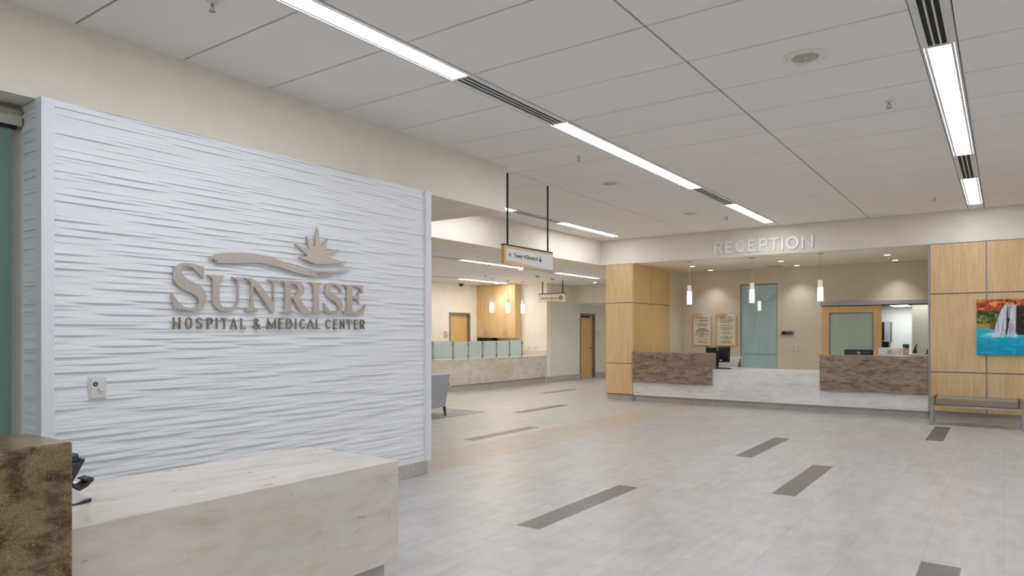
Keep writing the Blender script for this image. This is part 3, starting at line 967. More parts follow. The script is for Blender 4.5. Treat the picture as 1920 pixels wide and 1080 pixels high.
A2 = 2 * TSTEP
repeat(slot_parts(A2), [
    (CX[0], TY0 + A2 / 2, zc, 'black air slot in the centre light row, the longest in view'),
    (CX[0], TY0 + 7 * TSTEP + A2 / 2, zc, 'small dark air slot in the centre light row near RECEPTION'),
    (CX[1], TY0 + A2 / 2, zc, 'wide dark air slot at the top right edge of the photo'),
    (CX[1], TY0 + 7 * TSTEP + A2 / 2, zc, 'short dark air slot between the two lights of the right row'),
    (CX[2], TY0 + 7 * TSTEP + A2 / 2, zc, 'grey air slot seen between the two rods of the elevator sign'),
    (CX[3], TY0 + A2 / 2, zc, 'air slot of the outer right row beside the camera'),
    (CX[3], TY0 + 7 * TSTEP + A2 / 2, zc, 'air slot of the outer right row near the maple wall')],
    'air_slot', 'air vent', 'linear air slots between the ceiling lights')
repeat(slot_parts(A2), [
    (low_cols[0], 11.28 - A2 / 2, 3.05, 'dark air slot in the low ceiling beside the wave wall edge'),
    (low_cols[0], 13.565 + A2 / 2, 3.05, 'air slot in the low ceiling under the elevator sign'),
    (low_cols[1], 15.17 - A2 / 2 - 0.01, 3.05, 'air slot in the low ceiling left of the pendants')],
    'air_slot', 'air vent', 'air slots of the low registration ceiling')
# short blank infill strips finishing the rows
for c in CX:
    for a, d in ((TY0 + 12 * TSTEP, 14.05), (-6.0, TY0 - 12 * TSTEP)):
        if d - a > 0.02:
            MB().box(c - 0.105, c + 0.105, a + 0.006, d, 3.6, 3.63).build('ceiling_infill', M['tile_white'], ceil)
for c in CX[:2] + CX[3:]:
    MB().box(c - 0.105, c + 0.105, TY0 - 7 * TSTEP + 0.004, TY0 - 5 * TSTEP - 0.004, 3.6, 3.63).build('ceiling_infill', M['tile_white'], ceil)
MB().box(CX[2] - 0.105, CX[2] + 0.105, -6, 7.4, 3.6, 3.63).build('ceiling_infill', M['tile_white'], ceil)
for c in low_cols:
    MB().box(c - 0.095, c + 0.095, 2.0, 7.45, 3.05, 3.08).build('ceiling_infill', M['tile_white'], ceil2)
    MB().box(c - 0.095, c + 0.095, 17.47, 19.6, 3.05, 3.08).build('ceiling_infill', M['tile_white'], ceil2)


# ------------------------------------------------------------------ small ceiling fixtures
def speaker(root):
    MB().lathe([(0.098, 0.004), (0.098, -0.007), (0.104, -0.010), (0.150, -0.009), (0.166, -0.003), (0.166, 0.004)], n=48).build('trim_ring', M['speaker'], root, smooth=True)
    b = MB().lathe([(0.0, -0.006), (0.06, -0.008), (0.098, -0.006), (0.098, 0.004), (0.0, 0.004)], n=40)
    b.build('grille', M['grille'], root, smooth=True)
    MB().lathe([(0.0, -0.012), (0.010, -0.0115), (0.013, -0.007), (0.0, -0.006)], n=16).build('boss', M['speaker'], root)
    for k in range(4):
        a = R(30 + 90 * k)
        MB().lathe([(0.0, -0.0115), (0.006, -0.0112), (0.007, -0.008), (0.0, -0.008)], (0.135 * math.cos(a), 0.135 * math.sin(a), 0), n=10).build('screw', M['steel'], root)


repeat(speaker, [(-1.236, 5.585, 3.6, 'round ceiling speaker near the top right, the largest in view'),
                 (-4.50, 8.69, 3.6, 'round ceiling speaker left of the centre light row above the elevator sign'),
                 (-4.48, 11.69, 3.6, 'smallest round ceiling speaker, near the RECEPTION bulkhead')],
       'ceiling_speaker', 'speaker', 'round ceiling speakers')


def sprinkler(root):
    MB().lathe([(0.0, 0.002), (0.036, 0.001), (0.034, -0.006), (0.016, -0.012), (0.0, -0.012)], n=28).build('escutcheon', M['frame_white'], root, smooth=True)
    b = MB().cyl((0, 0, -0.01), (0, 0, -0.03), 0.010, 0.008, 14)
    for s in (-1, 1):
        b.tube([(s * 0.008, 0, -0.028), (s * 0.016, 0, -0.042), (s * 0.006, 0, -0.058)], 0.0028, 6)
    b.build('head', M['steel'], root)
    b = MB()
    for k in range(10):
        a0, a1 = 2 * math.pi * k / 10, 2 * math.pi * (k + 0.6) / 10
        b.prism([(0.006 * math.cos(a0), 0.006 * math.sin(a0)), (0.022 * math.cos(a0), 0.022 * math.sin(a0)), (0.022 * math.cos(a1), 0.022 * math.sin(a1)), (0.006 * math.cos(a1), 0.006 * math.sin(a1))], 'z', -0.061, -0.059)
    b.cyl((0, 0, -0.058), (0, 0, -0.062), 0.008, n=12)
    b.build('deflector', M['steel'], root)


repeat(sprinkler, [(-4.095, 2.482, 3.6, 'ceiling sprinkler near the top left above the beige bulkhead'),
                   (-4.105, 7.137, 3.6, 'ceiling sprinkler left of the centre light in mid ceiling'),
                   (-0.854, 7.09, 3.6, 'ceiling sprinkler left of the bright light at the right'),
                   (-4.087, 12.417, 3.6, 'tiny ceiling sprinkler beside the short light before RECEPTION'),
                   (-0.886, 12.5, 3.6, 'tiny ceiling sprinkler above the maple wall left of the last right light'),
                   (-11.276, 14.644, 3.05, 'sprinkler in the low ceiling over the registration counter'),
                   (-1.93, 16.28, 3.05, 'sprinkler in the reception ceiling above the pass-through'),
                   (-5.92, 16.37, 3.05, 'sprinkler in the reception ceiling above the framed notices')],
       'sprinkler_head', 'sprinkler', 'ceiling sprinklers')


def downlight(root):
    MB().lathe([(0.062, 0.002), (0.062, -0.004), (0.066, -0.006), (0.082, -0.004), (0.084, 0.002)], n=36).build('trim_ring', M['frame_white'], root, smooth=True)
    MB().lathe([(0.0, -0.001), (0.062, -0.001), (0.062, 0.002), (0.0, 0.002)], n=28).build('lens', M['lamp'], root)
    ld = bpy.data.lights.new('downlight_beam', 'SPOT')
    ld.energy = SPOT_W
    ld.color = (0.97, 0.98, 1.0)
    ld.spot_size = R(96)
    ld.spot_blend = 0.8
    ld.shadow_soft_size = 0.04
    lo = bpy.data.objects.new('downlight_beam', ld)
    COL.objects.link(lo)
    lo.location = (0, 0, -0.012)
    lo.parent = root


repeat(downlight, [(-5.87, 15.43, 3.045, 'reception downlight behind the left pendant cord'),
                   (-5.858, 16.62, 3.045, 'reception downlight washing the wall over the framed notices'),
                   (-3.908, 15.43, 3.045, 'reception downlight between the middle and right pendants'),
                   (-3.863, 16.62, 3.045, 'reception downlight washing the wall right of the teal glass'),
                   (-1.886, 15.41, 3.045, 'front reception downlight over the right hand desk end'),
                   (-1.89, 16.62, 3.045, 'reception downlight washing the wall over the sliding door track'),
                   (-12.92, 17.35, 3.045, 'downlight shining on the tall maple cabinets'),
                   (-9.55, 13.8, 3.045, 'round downlight in the low ceiling under the elevator sign'),
                   (-10.15, 18.63, 3.045, 'round downlight in the low ceiling near the hall door'),
                   (-8.05, 11.2, 3.045, 'round downlight in the beam soffit left of the elevator sign')],
       'downlight', 'light', 'round recessed downlights')


# ceiling access vent in the reception alcove
v = thing('air_vent', 'small louvred vent in the reception ceiling behind the middle pendant', 'air vent', (-4.30, 16.45, 3.05))
b = MB()
b.box(-4.50, -4.10, 16.30, 16.62, 3.04, 3.052).build('frame', M['cream'], v, bevel=0.003)
b = MB()
for k in range(7):
    b.box(-4.47, -4.13, 16.33 + 0.04 * k, 16.345 + 0.04 * k, 3.034, 3.042)
b.build('louvre', M['grille'], v)


def detector(root):
    MB().lathe([(0.0, 0.002), (0.062, 0.002), (0.060, -0.012), (0.05, -0.03), (0.032, -0.042), (0.0, -0.044)], n=28).build('housing', M['grille'], root, smooth=True)
    MB().lathe([(0.0, -0.052), (0.012, -0.05), (0.014, -0.042), (0.0, -0.042)], n=14).build('sensor', M['charcoal'], root)


repeat(detector, [(-10.26, 15.62, 3.05, 'smoke detector in the low ceiling left of the coffee bar sign rods'),
                  (-10.39, 16.60, 3.05, 'smoke detector in the low ceiling just above the coffee bar sign')],
       'smoke_detector', 'detector', 'smoke detectors of the low ceiling')

dm = thing('security_camera', 'black dome security camera under the low ceiling by the registration door', 'camera', (-13.55, 16.38, 3.05))
MB().lathe([(0.0, 0.002), (0.10, 0.002), (0.10, -0.03), (0.085, -0.04), (0.0, -0.04)], (-13.55, 16.38, 3.05), 28).build('base', M['white_plastic'], dm, smooth=True)
MB().lathe([(0.078, -0.038), (0.074, -0.07), (0.052, -0.10), (0.02, -0.115), (0.0, -0.117)], (-13.55, 16.38, 3.05), 28).build('dome', M['black_gloss'], dm, smooth=True)


# ------------------------------------------------------------------ pendants
def pendant(drop, length, r=0.046):
    def make(root):
        MB().lathe([(0.0, 0.002), (0.062, 0.002), (0.062, -0.014), (0.02, -0.02), (0.0, -0.02)], n=28).build('canopy', M['brass'], root, smooth=True)
        MB().cyl((0, 0, -0.018), (0, 0, -drop - 0.005), 0.0045, n=8).build('cord', M['brass'], root)
        zt, zb = -drop, -drop - length
        zm = zt - length * 0.33
        MB().lathe([(0.0, zt + 0.004), (r * 0.9, zt + 0.004), (r * 0.96, zt), (r * 0.98, zm)], n=28).build('frosted_top', M['pendant_top'], root, smooth=True)
        MB().lathe([(r * 0.985, zm), (r * 1.05, zm - length * 0.3), (r * 1.03, zb + 0.012), (r * 0.96, zb), (0.0, zb - 0.002)], n=28).build('shade', M['pendant'], root, smooth=True)
    return make


repeat(pendant(0.522, 0.40), [(-5.55, 14.42, 3.052, 'left of three glowing glass pendants, nearest the maple pillar'),
                              (-4.22, 14.42, 3.052, 'middle glowing glass pendant, hanging before the teal glass panel'),
                              (-2.915, 14.42, 3.052, 'right glowing glass pendant, by the sliding door track')],
       'pendant_light', 'light', 'glass pendants over the reception desk')
repeat(pendant(0.55, 0.395, 0.05), [(-11.80, 15.62, 3.05, 'glass pendant left before the maple cabinets over the registration counter'),
                              (-11.80, 16.39, 3.05, 'glass pendant centred before the maple cabinets over the registration counter'),
                              (-11.80, 17.16, 3.05, 'glass pendant at the right edge of the maple cabinets, registration counter')],
       'pendant_light', 'light', 'glass pendants over the registration counter')
# ------------------------------------------------------------------ reception desk
dk = thing('reception_desk', 'long marbled white reception desk with two taupe stone ledges under RECEPTION', 'desk', (-3.9, 14.4, 0))
b = MB()
b.box(-6.695, -4.93, 14.05, 14.12, 0.137, 0.745)
b.box(-4.928, -2.838, 14.05, 14.12, 0.137, 0.72)
b.box(-2.836, -1.09, 14.05, 14.12, 0.137, 0.745)
b.build('front_panel', M['stone_white'], dk, bevel=0.004)
MB().box(-4.926, -2.84, 14.05, 15.16, 0.72, 0.752).build('worktop', M['stone_white'], dk, bevel=0.006)
MB().box(-6.69, -4.93, 14.3, 15.16, 0.72, 0.75).build('worktop', M['stone_white'], dk, bevel=0.004)
MB().box(-2.836, -1.09, 14.3, 15.45, 0.72, 0.75).build('worktop', M['stone_white'], dk, bevel=0.004)
lb = MB().box(-6.694, -4.915, 13.985, 14.275, 0.433, 1.095)
lb.build('ledge', M['stone_taupe'], dk, bevel=0.006)
rb = MB().box(-2.84, -1.092, 13.985, 14.275, 0.433, 1.098)
rb.build('ledge', M['stone_taupe'], dk, bevel=0.006)
MB().box(-6.69, -1.09, 14.13, 14.2, 0, 0.14).build('toe_kick', M['base'], dk)
b = MB()
b.box(-6.69, -1.09, 14.90, 14.94, 0.0, 0.72).build('modesty_panel', M['maple'], dk)


def monitor(root, w=0.53, h=0.34, zb=0.13, tilt=R(6)):
    """seen from behind: the back faces -y"""
    c, s = math.cos(tilt), math.sin(tilt)
    def P(x, y, z):
        return (x, y * c - z * s * 0 + (z) * s, z * c + zb)
    b = MB()
    prof = [(-w / 2, 0.0), (w / 2, 0.0), (w / 2, h), (-w / 2, h)]
    inner = [(-w / 2 + 0.03, 0.03), (w / 2 - 0.03, 0.03), (w / 2 - 0.03, h - 0.03), (-w / 2 + 0.03, h - 0.03)]
    vs = [P(x, 0.02, z) for x, z in prof] + [P(x, 0.0, z) for x, z in prof] + [P(x, -0.018, z) for x, z in inner]
    fs = [(0, 1, 2, 3), (11, 10, 9, 8)]
    for k in range(2):
        fs += [(4 * k + i, 4 * k + 4 + i, 4 * k + 4 + (i + 1) % 4, 4 * k + (i + 1) % 4) for i in range(4)]
    b.add(vs, fs)
    b.build('housing', M['black_gloss'], root, bevel=0.004)
    # badge: two slanted strokes and a dot-like bowl
    b = MB()
    yb, zc_ = -0.0195, h * 0.80
    for x0, z0, x1, z1 in ((-0.022, -0.012, -0.006, 0.040), (-0.010, 0.014, 0.006, 0.014), (0.006, 0.014, -0.002, -0.012), (0.004, -0.040, 0.018, 0.012), (0.016, 0.012, 0.030, 0.012), (0.030, 0.012, 0.022, -0.012), (0.010, -0.012, 0.022, -0.012)):
        d = Vector((x1 - x0, 0, z1 - z0)).normalized()
        n = Vector((-d.z, 0, d.x)) * 0.0032
        q = [(x0 - n.x, z0 - n.z), (x1 - n.x, z1 - n.z), (x1 + n.x, z1 + n.z), (x0 + n.x, z0 + n.z)]
        vs = [P(x, yb, z + zc_) for x, z in q] + [P(x, yb - 0.002, z + zc_) for x, z in q]
        b.add(vs, [(3, 2, 1, 0), (4, 5, 6, 7), (0, 1, 5, 4), (1, 2, 6, 5), (2, 3, 7, 6), (3, 0, 4, 7)])
    b.build('badge', M['brass'], root)
    b = MB()
    for x in (0.062, 0.092):
        vs = [P(x + dx, -0.0185 - dy, 0.045 + dz) for dy in (0, 0.002) for dx, dz in ((-0.013, -0.010), (0.013, -0.010), (0.013, 0.010), (-0.013, 0.010))]
        b.add(vs, [(3, 2, 1, 0), (4, 5, 6, 7), (0, 1, 5, 4), (1, 2, 6, 5), (2, 3, 7, 6), (3, 0, 4, 7)])
    b.build('port_label', M['white_plastic'], root)
    MB().box(-0.035, 0.035, -0.032, -0.006, 0.012, zb + h * 0.55).build('stand', M['black'], root, bevel=0.004)
    MB().lathe([(0.0, 0.0), (0.10, 0.0), (0.10, 0.008), (0.05, 0.014), (0.0, 0.014)], (0, 0.02, 0), 28).build('foot', M['black'], root, smooth=True)


def place(name, make, loc, label, cat, group=None):
    r = thing(name, label, cat, loc, group, org=(0, 0, 0))
    make(r)
    return r


place('computer_monitor', monitor, (-5.055, 14.76, 0.75), 'black monitor seen from behind beside the left taupe ledge', 'monitor', 'black desk monitors')
place('computer_monitor', lambda r: monitor(r, 0.50, 0.31, 0.128), (-2.303, 14.76, 0.75), 'black monitor top peeping over the right taupe ledge', 'monitor', 'black desk monitors')
k = thing('keyboard', 'thin black keyboard on the white desk under the left monitor', 'keyboard', (-4.86, 14.42, 0.752))
MB().box(-5.02, -4.66, 14.38, 14.50, 0.7525, 0.768).build('case', M['black'], k, bevel=0.003)
b = MB()
for r_ in range(5):
    for c_ in range(16):
        b.box(-5.01 + c_ * 0.0215, -4.992 + c_ * 0.0215, 14.386 + r_ * 0.022, 14.404 + r_ * 0.022, 0.768, 0.772)
b.build('keys', M['charcoal'], k)
k = thing('desk_organizer', 'pale grey upright desk tray with slanted right edge behind the left monitor', 'organizer', (-4.85, 15.0, 0.752))
MB().prism([(-5.1, 0.752), (-4.657, 0.752), (-4.642, 0.993), (-5.09, 0.993)], 'y', 15.10, 15.115).build('back_panel', M['white_plastic'], k, bevel=0.003)
MB().prism([(-5.1, 0.752), (-4.657, 0.752), (-4.654, 0.775), (-5.1, 0.775)], 'y', 14.90, 15.10).build('tray', M['white_plastic'], k, bevel=0.003)
MB().prism([(14.90, 0.775), (15.10, 0.775), (15.10, 0.985)], 'x', -4.662, -4.655).build('side_panel', M['charcoal'], k)
k = thing('cable', 'thin pale cable looping down behind the left monitor', 'cable', (-4.98, 14.62, 0.752))
tagp = [(-4.98 + 0.012 * math.sin(t * 5), 14.66 - 0.1 * t, 0.758 + 0.13 * (1 - t) ** 2) for t in np.linspace(0, 1, 14)]
MB().tube(tagp, 0.004, 6).build('cord', M['white_plastic'], k)

pr = thing('printer', 'white desktop printer showing its rear vent behind the right taupe ledge', 'printer', (-1.78, 15.2, 0.75))
MB().box(-1.995, -1.56, 15.0, 15.38, 0.75, 1.205).build('body', M['white_plastic'], pr, bevel=0.012)
MB().box(-1.985, -1.57, 15.01, 15.37, 1.205, 1.222).build('lid', M['white_plastic'], pr, bevel=0.005)
b = MB()
for i in range(6):
    for j in range(6):
        b.box(-1.835 + i * 0.0135, -1.825 + i * 0.0135, 14.996, 15.001, 1.118 + j * 0.0125, 1.127 + j * 0.0125)
b.build('vent', M['grille'], pr)
MB().box(-1.625, -1.618, 14.997, 15.002, 0.80, 1.19).build('seam', M['grille'], pr)
MB().box(-2.006, -1.994, 15.06, 15.2, 1.10, 1.18).build('side_port', M['charcoal'], pr)
k = thing('file_box', 'tan wooden file holder standing right beside the white printer', 'file holder', (-1.53, 15.2, 0.75))
b = MB()
b.box(-1.556, -1.508, 15.02, 15.34, 0.75, 0.77)
b.box(-1.556, -1.548, 15.02, 15.34, 0.77, 1.215)
b.box(-1.516, -1.508, 15.02, 15.34, 0.77, 1.215)
b.box(-1.548, -1.516, 15.33, 15.34, 0.77, 1.215)
b.box(-1.548, -1.516, 15.02, 15.03, 0.77, 1.19)
b.build('case', M['maple'], k, bevel=0.002)

# sill counter of the pass-through and what stands on it
sl = MB().box(-2.245, -1.205, 16.86, 17.50, 1.03, 1.06).build('window_sill_counter', M['stone_white'], bevel=0.004)
tag(sl, 'white stone sill of the pass-through opening behind the printer', 'counter')
k = thing('card_reader', 'small black box standing above the printer in the pass-through', 'device', (-1.75, 17.2, 1.06))
MB().box(-1.815, -1.695, 17.26, 17.31, 1.10, 1.266).build('case', M['black'], k, bevel=0.006)
MB().box(-1.79, -1.73, 17.22, 17.36, 1.06, 1.10).build('foot', M['black'], k, bevel=0.003)
MB().box(-1.805, -1.705, 17.257, 17.262, 1.185, 1.255).build('screen', M['charcoal'], k)
k = thing('tablet', 'black tilted tablet seen edge-on in the pass-through', 'tablet', (-1.55, 17.1, 1.06))
MB().prism([(-1.622, 1.06), (-1.594, 1.06), (-1.528, 1.262), (-1.546, 1.268)], 'y', 17.06, 17.30).build('slab', M['black_gloss'], k, bevel=0.003)
MB().prism([(-1.588, 1.06), (-1.53, 1.06), (-1.548, 1.17), (-1.556, 1.17)], 'y', 17.12, 17.22).build('easel', M['charcoal'], k)
k = thing('paper_stack', 'small stack of white paper on the pass-through sill', 'paper', (-1.5, 16.98, 1.06))
rnd = random.Random(4)
b = MB()
for i in range(6):
    dx, dy = rnd.uniform(-.006, .006), rnd.uniform(-.006, .006)
    b.box(-1.62 + dx, -1.40 + dx, 16.89 + dy, 17.04 + dy, 1.06 + i * 0.003, 1.0625 + i * 0.003)
b.build('sheets', M['paper'], k)
k = thing('headset', 'white curved headset on a black stand at the right end of the sill', 'headset', (-1.36, 17.0, 1.06))
MB().tube([(-1.375 + 0.045 * math.sin(t), 17.03, 1.145 - 0.055 * math.cos(t)) for t in np.linspace(-0.5, 3.6, 16)], 0.007, 8).build('headband', M['white_plastic'], k, smooth=True)
MB().box(-1.39, -1.31, 16.98, 17.08, 1.06, 1.075).build('stand', M['black'], k, bevel=0.004)
MB().box(-1.345, -1.322, 16.99, 17.07, 1.07, 1.16).build('ear_cushion', M['black'], k, bevel=0.008)
k = thing('paper_tray', 'two black paper clips on the end of the right taupe ledge', 'clip', (-2.845, 14.1, 0.75))
for z in (0.955, 0.875):
    MB().box(-2.872, -2.841, 14.10, 14.135, z - 0.012, z + 0.012).build('clip', M['charcoal'], k, bevel=0.003)
k['category'] = 'clips'

# office behind: wall cabinets and tall refrigerator
k = thing('wall_cabinet', 'grey wall cabinet seen through the pass-through opening', 'cabinet', (-2.6, 21.8, 1.25))
MB().box(-3.3, -2.575, 21.60, 22.0, 1.295, 1.815).build('body', M['walnut'], k)
MB().box(-2.715, -2.577, 21.58, 21.60, 1.30, 1.81).build('door', M['cab_grey'], k, bevel=0.003)
MB().box(-2.73, -2.577, 21.585, 21.60, 1.275, 1.298).build('light_rail', M['white_plastic'], k)
k = thing('refrigerator', 'black refrigerator under the grey cabinet in the back office', 'refrigerator', (-2.75, 21.7, 0))
MB().box(-3.25, -2.605, 21.64, 21.98, 0.02, 1.27).build('body', M['black_gloss'], k, bevel=0.01)
MB().box(-2.99, -2.61, 21.60, 21.64, 0.10, 1.26).build('door', M['black_gloss'], k, bevel=0.012)
MB().box(-2.66, -2.64, 21.575, 21.60, 0.7, 1.1).build('handle', M['charcoal'], k, bevel=0.005)
k = thing('ceiling_light', 'bright flat ceiling light of the back office seen under the door track', 'light', (-2.4, 20.2, 2.26))
MB().box(-2.49, -2.03, 20.55, 21.55, 2.235, 2.26).build('frame', M['frame_white'], k)
MB().box(-2.46, -2.06, 20.58, 21.52, 2.23, 2.24).build('diffuser', emit('office_light_glow', (252, 252, 255), 16.0), k)

k = thing('ceiling_light', 'added unseen ceiling light just inside the pass-through, brightening the office partition', 'light', (-1.3, 17.34, 2.26))  # added out of view to brighten the sage partition
MB().box(-1.95, -0.65, 17.22, 17.46, 2.235, 2.26).build('frame', M['frame_white'], k)
MB().box(-1.93, -0.67, 17.24, 17.44, 2.23, 2.24).build('diffuser', emit('partition_fill_glow', (252, 252, 255), 4.0), k)

# ------------------------------------------------------------------ sliding door, teal glass door
tr = thing('sliding_door', 'maple framed sliding door with frosted green glass under a metal track', 'door', (-2.8, 16.95, 0))
b = MB()
b.box(-3.378, -3.232, 16.905, 16.945, 0.85, 2.103)
b.box(-2.338, -2.180, 16.905, 16.945, 0.85, 2.103)
b.build('stile', M['honey'], tr, bevel=0.003)
MB().box(-3.232, -2.338, 16.905, 16.945, 1.962, 2.103).build('top_rail', M['honey'], tr, bevel=0.003)
MB().box(-3.232, -2.338, 16.905, 16.945, 0.85, 0.98).build('bottom_rail', M['honey'], tr, bevel=0.003)
MB().box(-3.245, -2.325, 16.922, 16.934, 0.95, 1.975).build('glass', M['frost_green'], tr)
b = MB()
for x0, x1, z0, z1 in ((-3.232, -3.222, 0.98, 1.962), (-2.348, -2.338, 0.98, 1.962), (-3.232, -2.338, 1.952, 1.962)):
    b.box(x0, x1, 16.902, 16.925, z0, z1)
b.build('bead', M['dark_reveal'], tr)
k = thing('door_track', 'long grey metal track above the sliding door and pass-through', 'track', (-2.3, 16.9, 2.12))
MB().box(-3.42, -1.075, 16.87, 16.998, 2.125, 2.218).build('cover', M['reveal'], k, bevel=0.006)
MB().box(-2.18, -1.21, 16.90, 16.99, 2.105, 2.125).build('slot', M['slot'], k)

gd = thing('glass_door', 'tall teal frosted glass panel in the reception back wall', 'door', (-4.82, 17.05, 0))
MB().box(-5.245, -4.385, 17.035, 17.047, 0.01, 2.66).build('pane', M['teal'], gd)
b = MB()
b.box(-5.256, -4.379, 17.01, 17.06, 2.66, 2.69)
b.box(-5.256, -5.243, 17.01, 17.06, 0.0, 2.66)
b.build('frame', M['door_frame'], gd)
MB().box(-5.235, -5.215, 17.028, 17.036, 2.58, 2.62).build('clip', M['frame_white'], gd)
MB().box(-5.243, -4.38, 17.028, 17.036, 1.0, 1.018).build('etched_line', plain('pale_etched_line', (150, 176, 176), 0.3), gd)
wall('wall_reception_closet', (-5.4, -4.3, 17.6, 17.65, 0, 3.1), m='cream')


# ------------------------------------------------------------------ notices, status bar, switch
def notice(name, x0, x1, label, head, lines):
    t = thing(name, label, 'notice', ((x0 + x1) / 2, 17.0, 1.19))
    z0, z1 = 1.19, 2.015
    w = x1 - x0
    fr = [(x0, z0), (x1, z0), (x1, z1 - 0.085), (x1 - 0.03, z1 - 0.085), (x1 - 0.03, z0 + 0.025), (x0 + 0.028, z0 + 0.025), (x0 + 0.028, z1 - 0.11), (x0, z1 - 0.105)]
    flat('frame', [fr], 0.018, M['honey'], t, 'y', 16.972)
    face = [(x0 + 0.02, z0 + 0.02), (x1 - 0.022, z0 + 0.02), (x1 - 0.022, z1 - 0.06)]
    n = 12
    for i in range(n + 1):
        u = i / n
        face.append((x1 - 0.022 - (w - 0.042) * u, z1 - 0.06 + 0.045 * math.sin(u * math.pi * 0.55) - 0.02 * u))
    flat('face', [face], 0.012, M['cream_face'], t, 'y', 16.980)
    cap = [(x0, z1 - 0.11)] + [(x0 + w * 0.56 * u, z1 - 0.045 + 0.045 * math.sin(math.pi * (0.22 + 0.78 * u))) for u in np.linspace(0, 1, 12)] + [(x0 + w * 0.56 * (1 - u), z1 - 0.045 - 0.062 * u ** 0.8) for u in np.linspace(0.1, 1, 8)]
    flat('crest', [cap], 0.02, M['honey'], t, 'y', 16.966)
    cx = (x0 + x1) / 2
    hw = w * 0.27
    text('heading', head, M['ink'], t, 'y', 16.972, (cx - hw, cx + hw, 1.868, 1.905), 0.001, offset=0.012)
    z = 1.845
    lw = w * 0.40
    bod = '\n'.join(lines)
    text('body_text', bod, M['ink_soft'], t, 'y', 16.972, (cx - lw, cx + lw, 1.255, 1.84), 0.001, offset=0.01, line=1.0)


notice('framed_notice', -6.44, -5.955, 'left framed notice headed ITS THE LAW on the reception wall', "IT'S THE LAW!",
       ['IF YOU HAVE A MEDICAL EMERGENCY', 'OR ARE IN LABOR', '', 'YOU HAVE THE RIGHT TO RECEIVE,', 'within the capabilities of this', "hospital's staff and facilities:", '', 'An appropriate medical', 'SCREENING EXAMINATION', 'Necessary STABILIZING TREATMENT', '(including treatment for an unborn child)', 'and, if necessary,', 'An appropriate TRANSFER to another facility', 'Even if', 'YOU CANNOT PAY', '', 'or do not have medical insurance', '', 'This hospital does participate', 'in the Medicaid program'])
notice('framed_notice', -5.85, -5.335, 'right framed notice headed ES LA LEY beside the teal glass', 'ES LA LEY!',
       ['SI USTED TIENE UNA EMERGENCIA', 'o esta de parto, usted tiene', 'el derecho de recibir:', '', 'Un examen medico apropiado', '', 'EL TRATAMIENTO NECESARIO', 'para estabilizarlo', '', 'y, si es necesario,', 'un traslado apropiado', '', 'Aunque', 'USTED NO PUEDA PAGAR', 'o no tenga seguro', '', 'Este hospital participa', 'en el programa Medicaid'])

k = thing('status_panel', 'small dark wall panel with green and red bars right of the teal glass', 'panel', (-4.15, 17.0, 1.45))
MB().box(-4.302, -4.0, 16.982, 17.0, 1.445, 1.568).build('bezel', M['reveal'], k, bevel=0.004)
MB().box(-4.272, -4.03, 16.976, 16.984, 1.472, 1.545).build('screen', M['black_gloss'], k)
MB().box(-4.20, -4.035, 16.974, 16.977, 1.512, 1.543).build('green_bar', M['green_lcd'], k)
b = MB().box(-4.195, -4.11, 16.974, 16.977, 1.474, 1.492)
b.box(-4.085, -4.035, 16.974, 16.977, 1.474, 1.502)
b.build('red_bar', M['red_lcd'], k)
k = thing('wall_switch', 'small white wall switch below the green and red panel', 'switch', (-3.98, 17.0, 1.1))
MB().box(-4.022, -3.935, 16.978, 17.0, 1.105, 1.228).build('plate', M['white_plastic'], k, bevel=0.004)
MB().cyl((-3.998, 16.978, 1.19), (-3.998, 16.972, 1.19), 0.012, n=16).build('button', M['charcoal'], k)
MB().box(-3.98, -3.955, 16.973, 16.979, 1.14, 1.16).build('toggle', M['frame_white'], k, bevel=0.002)
# ------------------------------------------------------------------ foreground desk and what stands on it
fd = thing('welcome_desk', 'cream marbled low desk with brown speckled stone ledge in the left foreground', 'desk', (-3.3, 0.8, 0))
MB().box(-3.745, -2.92, -1.6, 2.955, 0.164, 0.752).build('body', M['stone_desk'], fd, bevel=0.006, seg=3)
MB().box(-3.70, -2.972, -1.6, 2.885, 0.0, 0.164).build('toe_kick', M['base'], fd)
MB().box(-3.205, -2.80, -1.6, 1.145, 0.43, 1.10).build('ledge', M['stone_brown'], fd, bevel=0.007, seg=3)

ph = thing('desk_telephone', 'dark grey desk telephone with white face peeping past the brown stone ledge', 'telephone', (-3.4, 1.33, 0.752))
MB().prism([(1.22, 0.757), (1.412, 0.757), (1.418, 0.772), (1.33, 0.845), (1.22, 0.845)], 'x', -3.46, -3.30).build('body', M['paper'], ph, bevel=0.004)
MB().prism([(1.20, 0.752), (1.414, 0.752), (1.424, 0.757), (1.424, 0.771), (1.395, 0.768), (1.36, 0.757), (1.20, 0.757)], 'x', -3.465, -3.295).build('base', M['charcoal'], ph, bevel=0.002)
MB().prism([(1.24, 0.838), (1.346, 0.838), (1.40, 0.935), (1.404, 0.948), (1.388, 0.948), (1.38, 0.934), (1.24, 0.925)], 'x', -3.455, -3.305).build('handset_rest', M['charcoal'], ph, bevel=0.004)
MB().box(-3.44, -3.32, 1.33, 1.386, 0.93, 0.972).build('handset', M['charcoal'], ph, bevel=0.010)
cv = [(1.362, 0.826), (1.39, 0.803), (1.42, 0.815), (1.447, 0.838), (1.450, 0.852), (1.437, 0.858), (1.408, 0.852), (1.408, 0.846), (1.428, 0.842), (1.398, 0.822), (1.372, 0.838)]
MB().prism(cv, 'x', -3.40, -3.33).build('cradle_arm', M['charcoal'], ph, bevel=0.002)

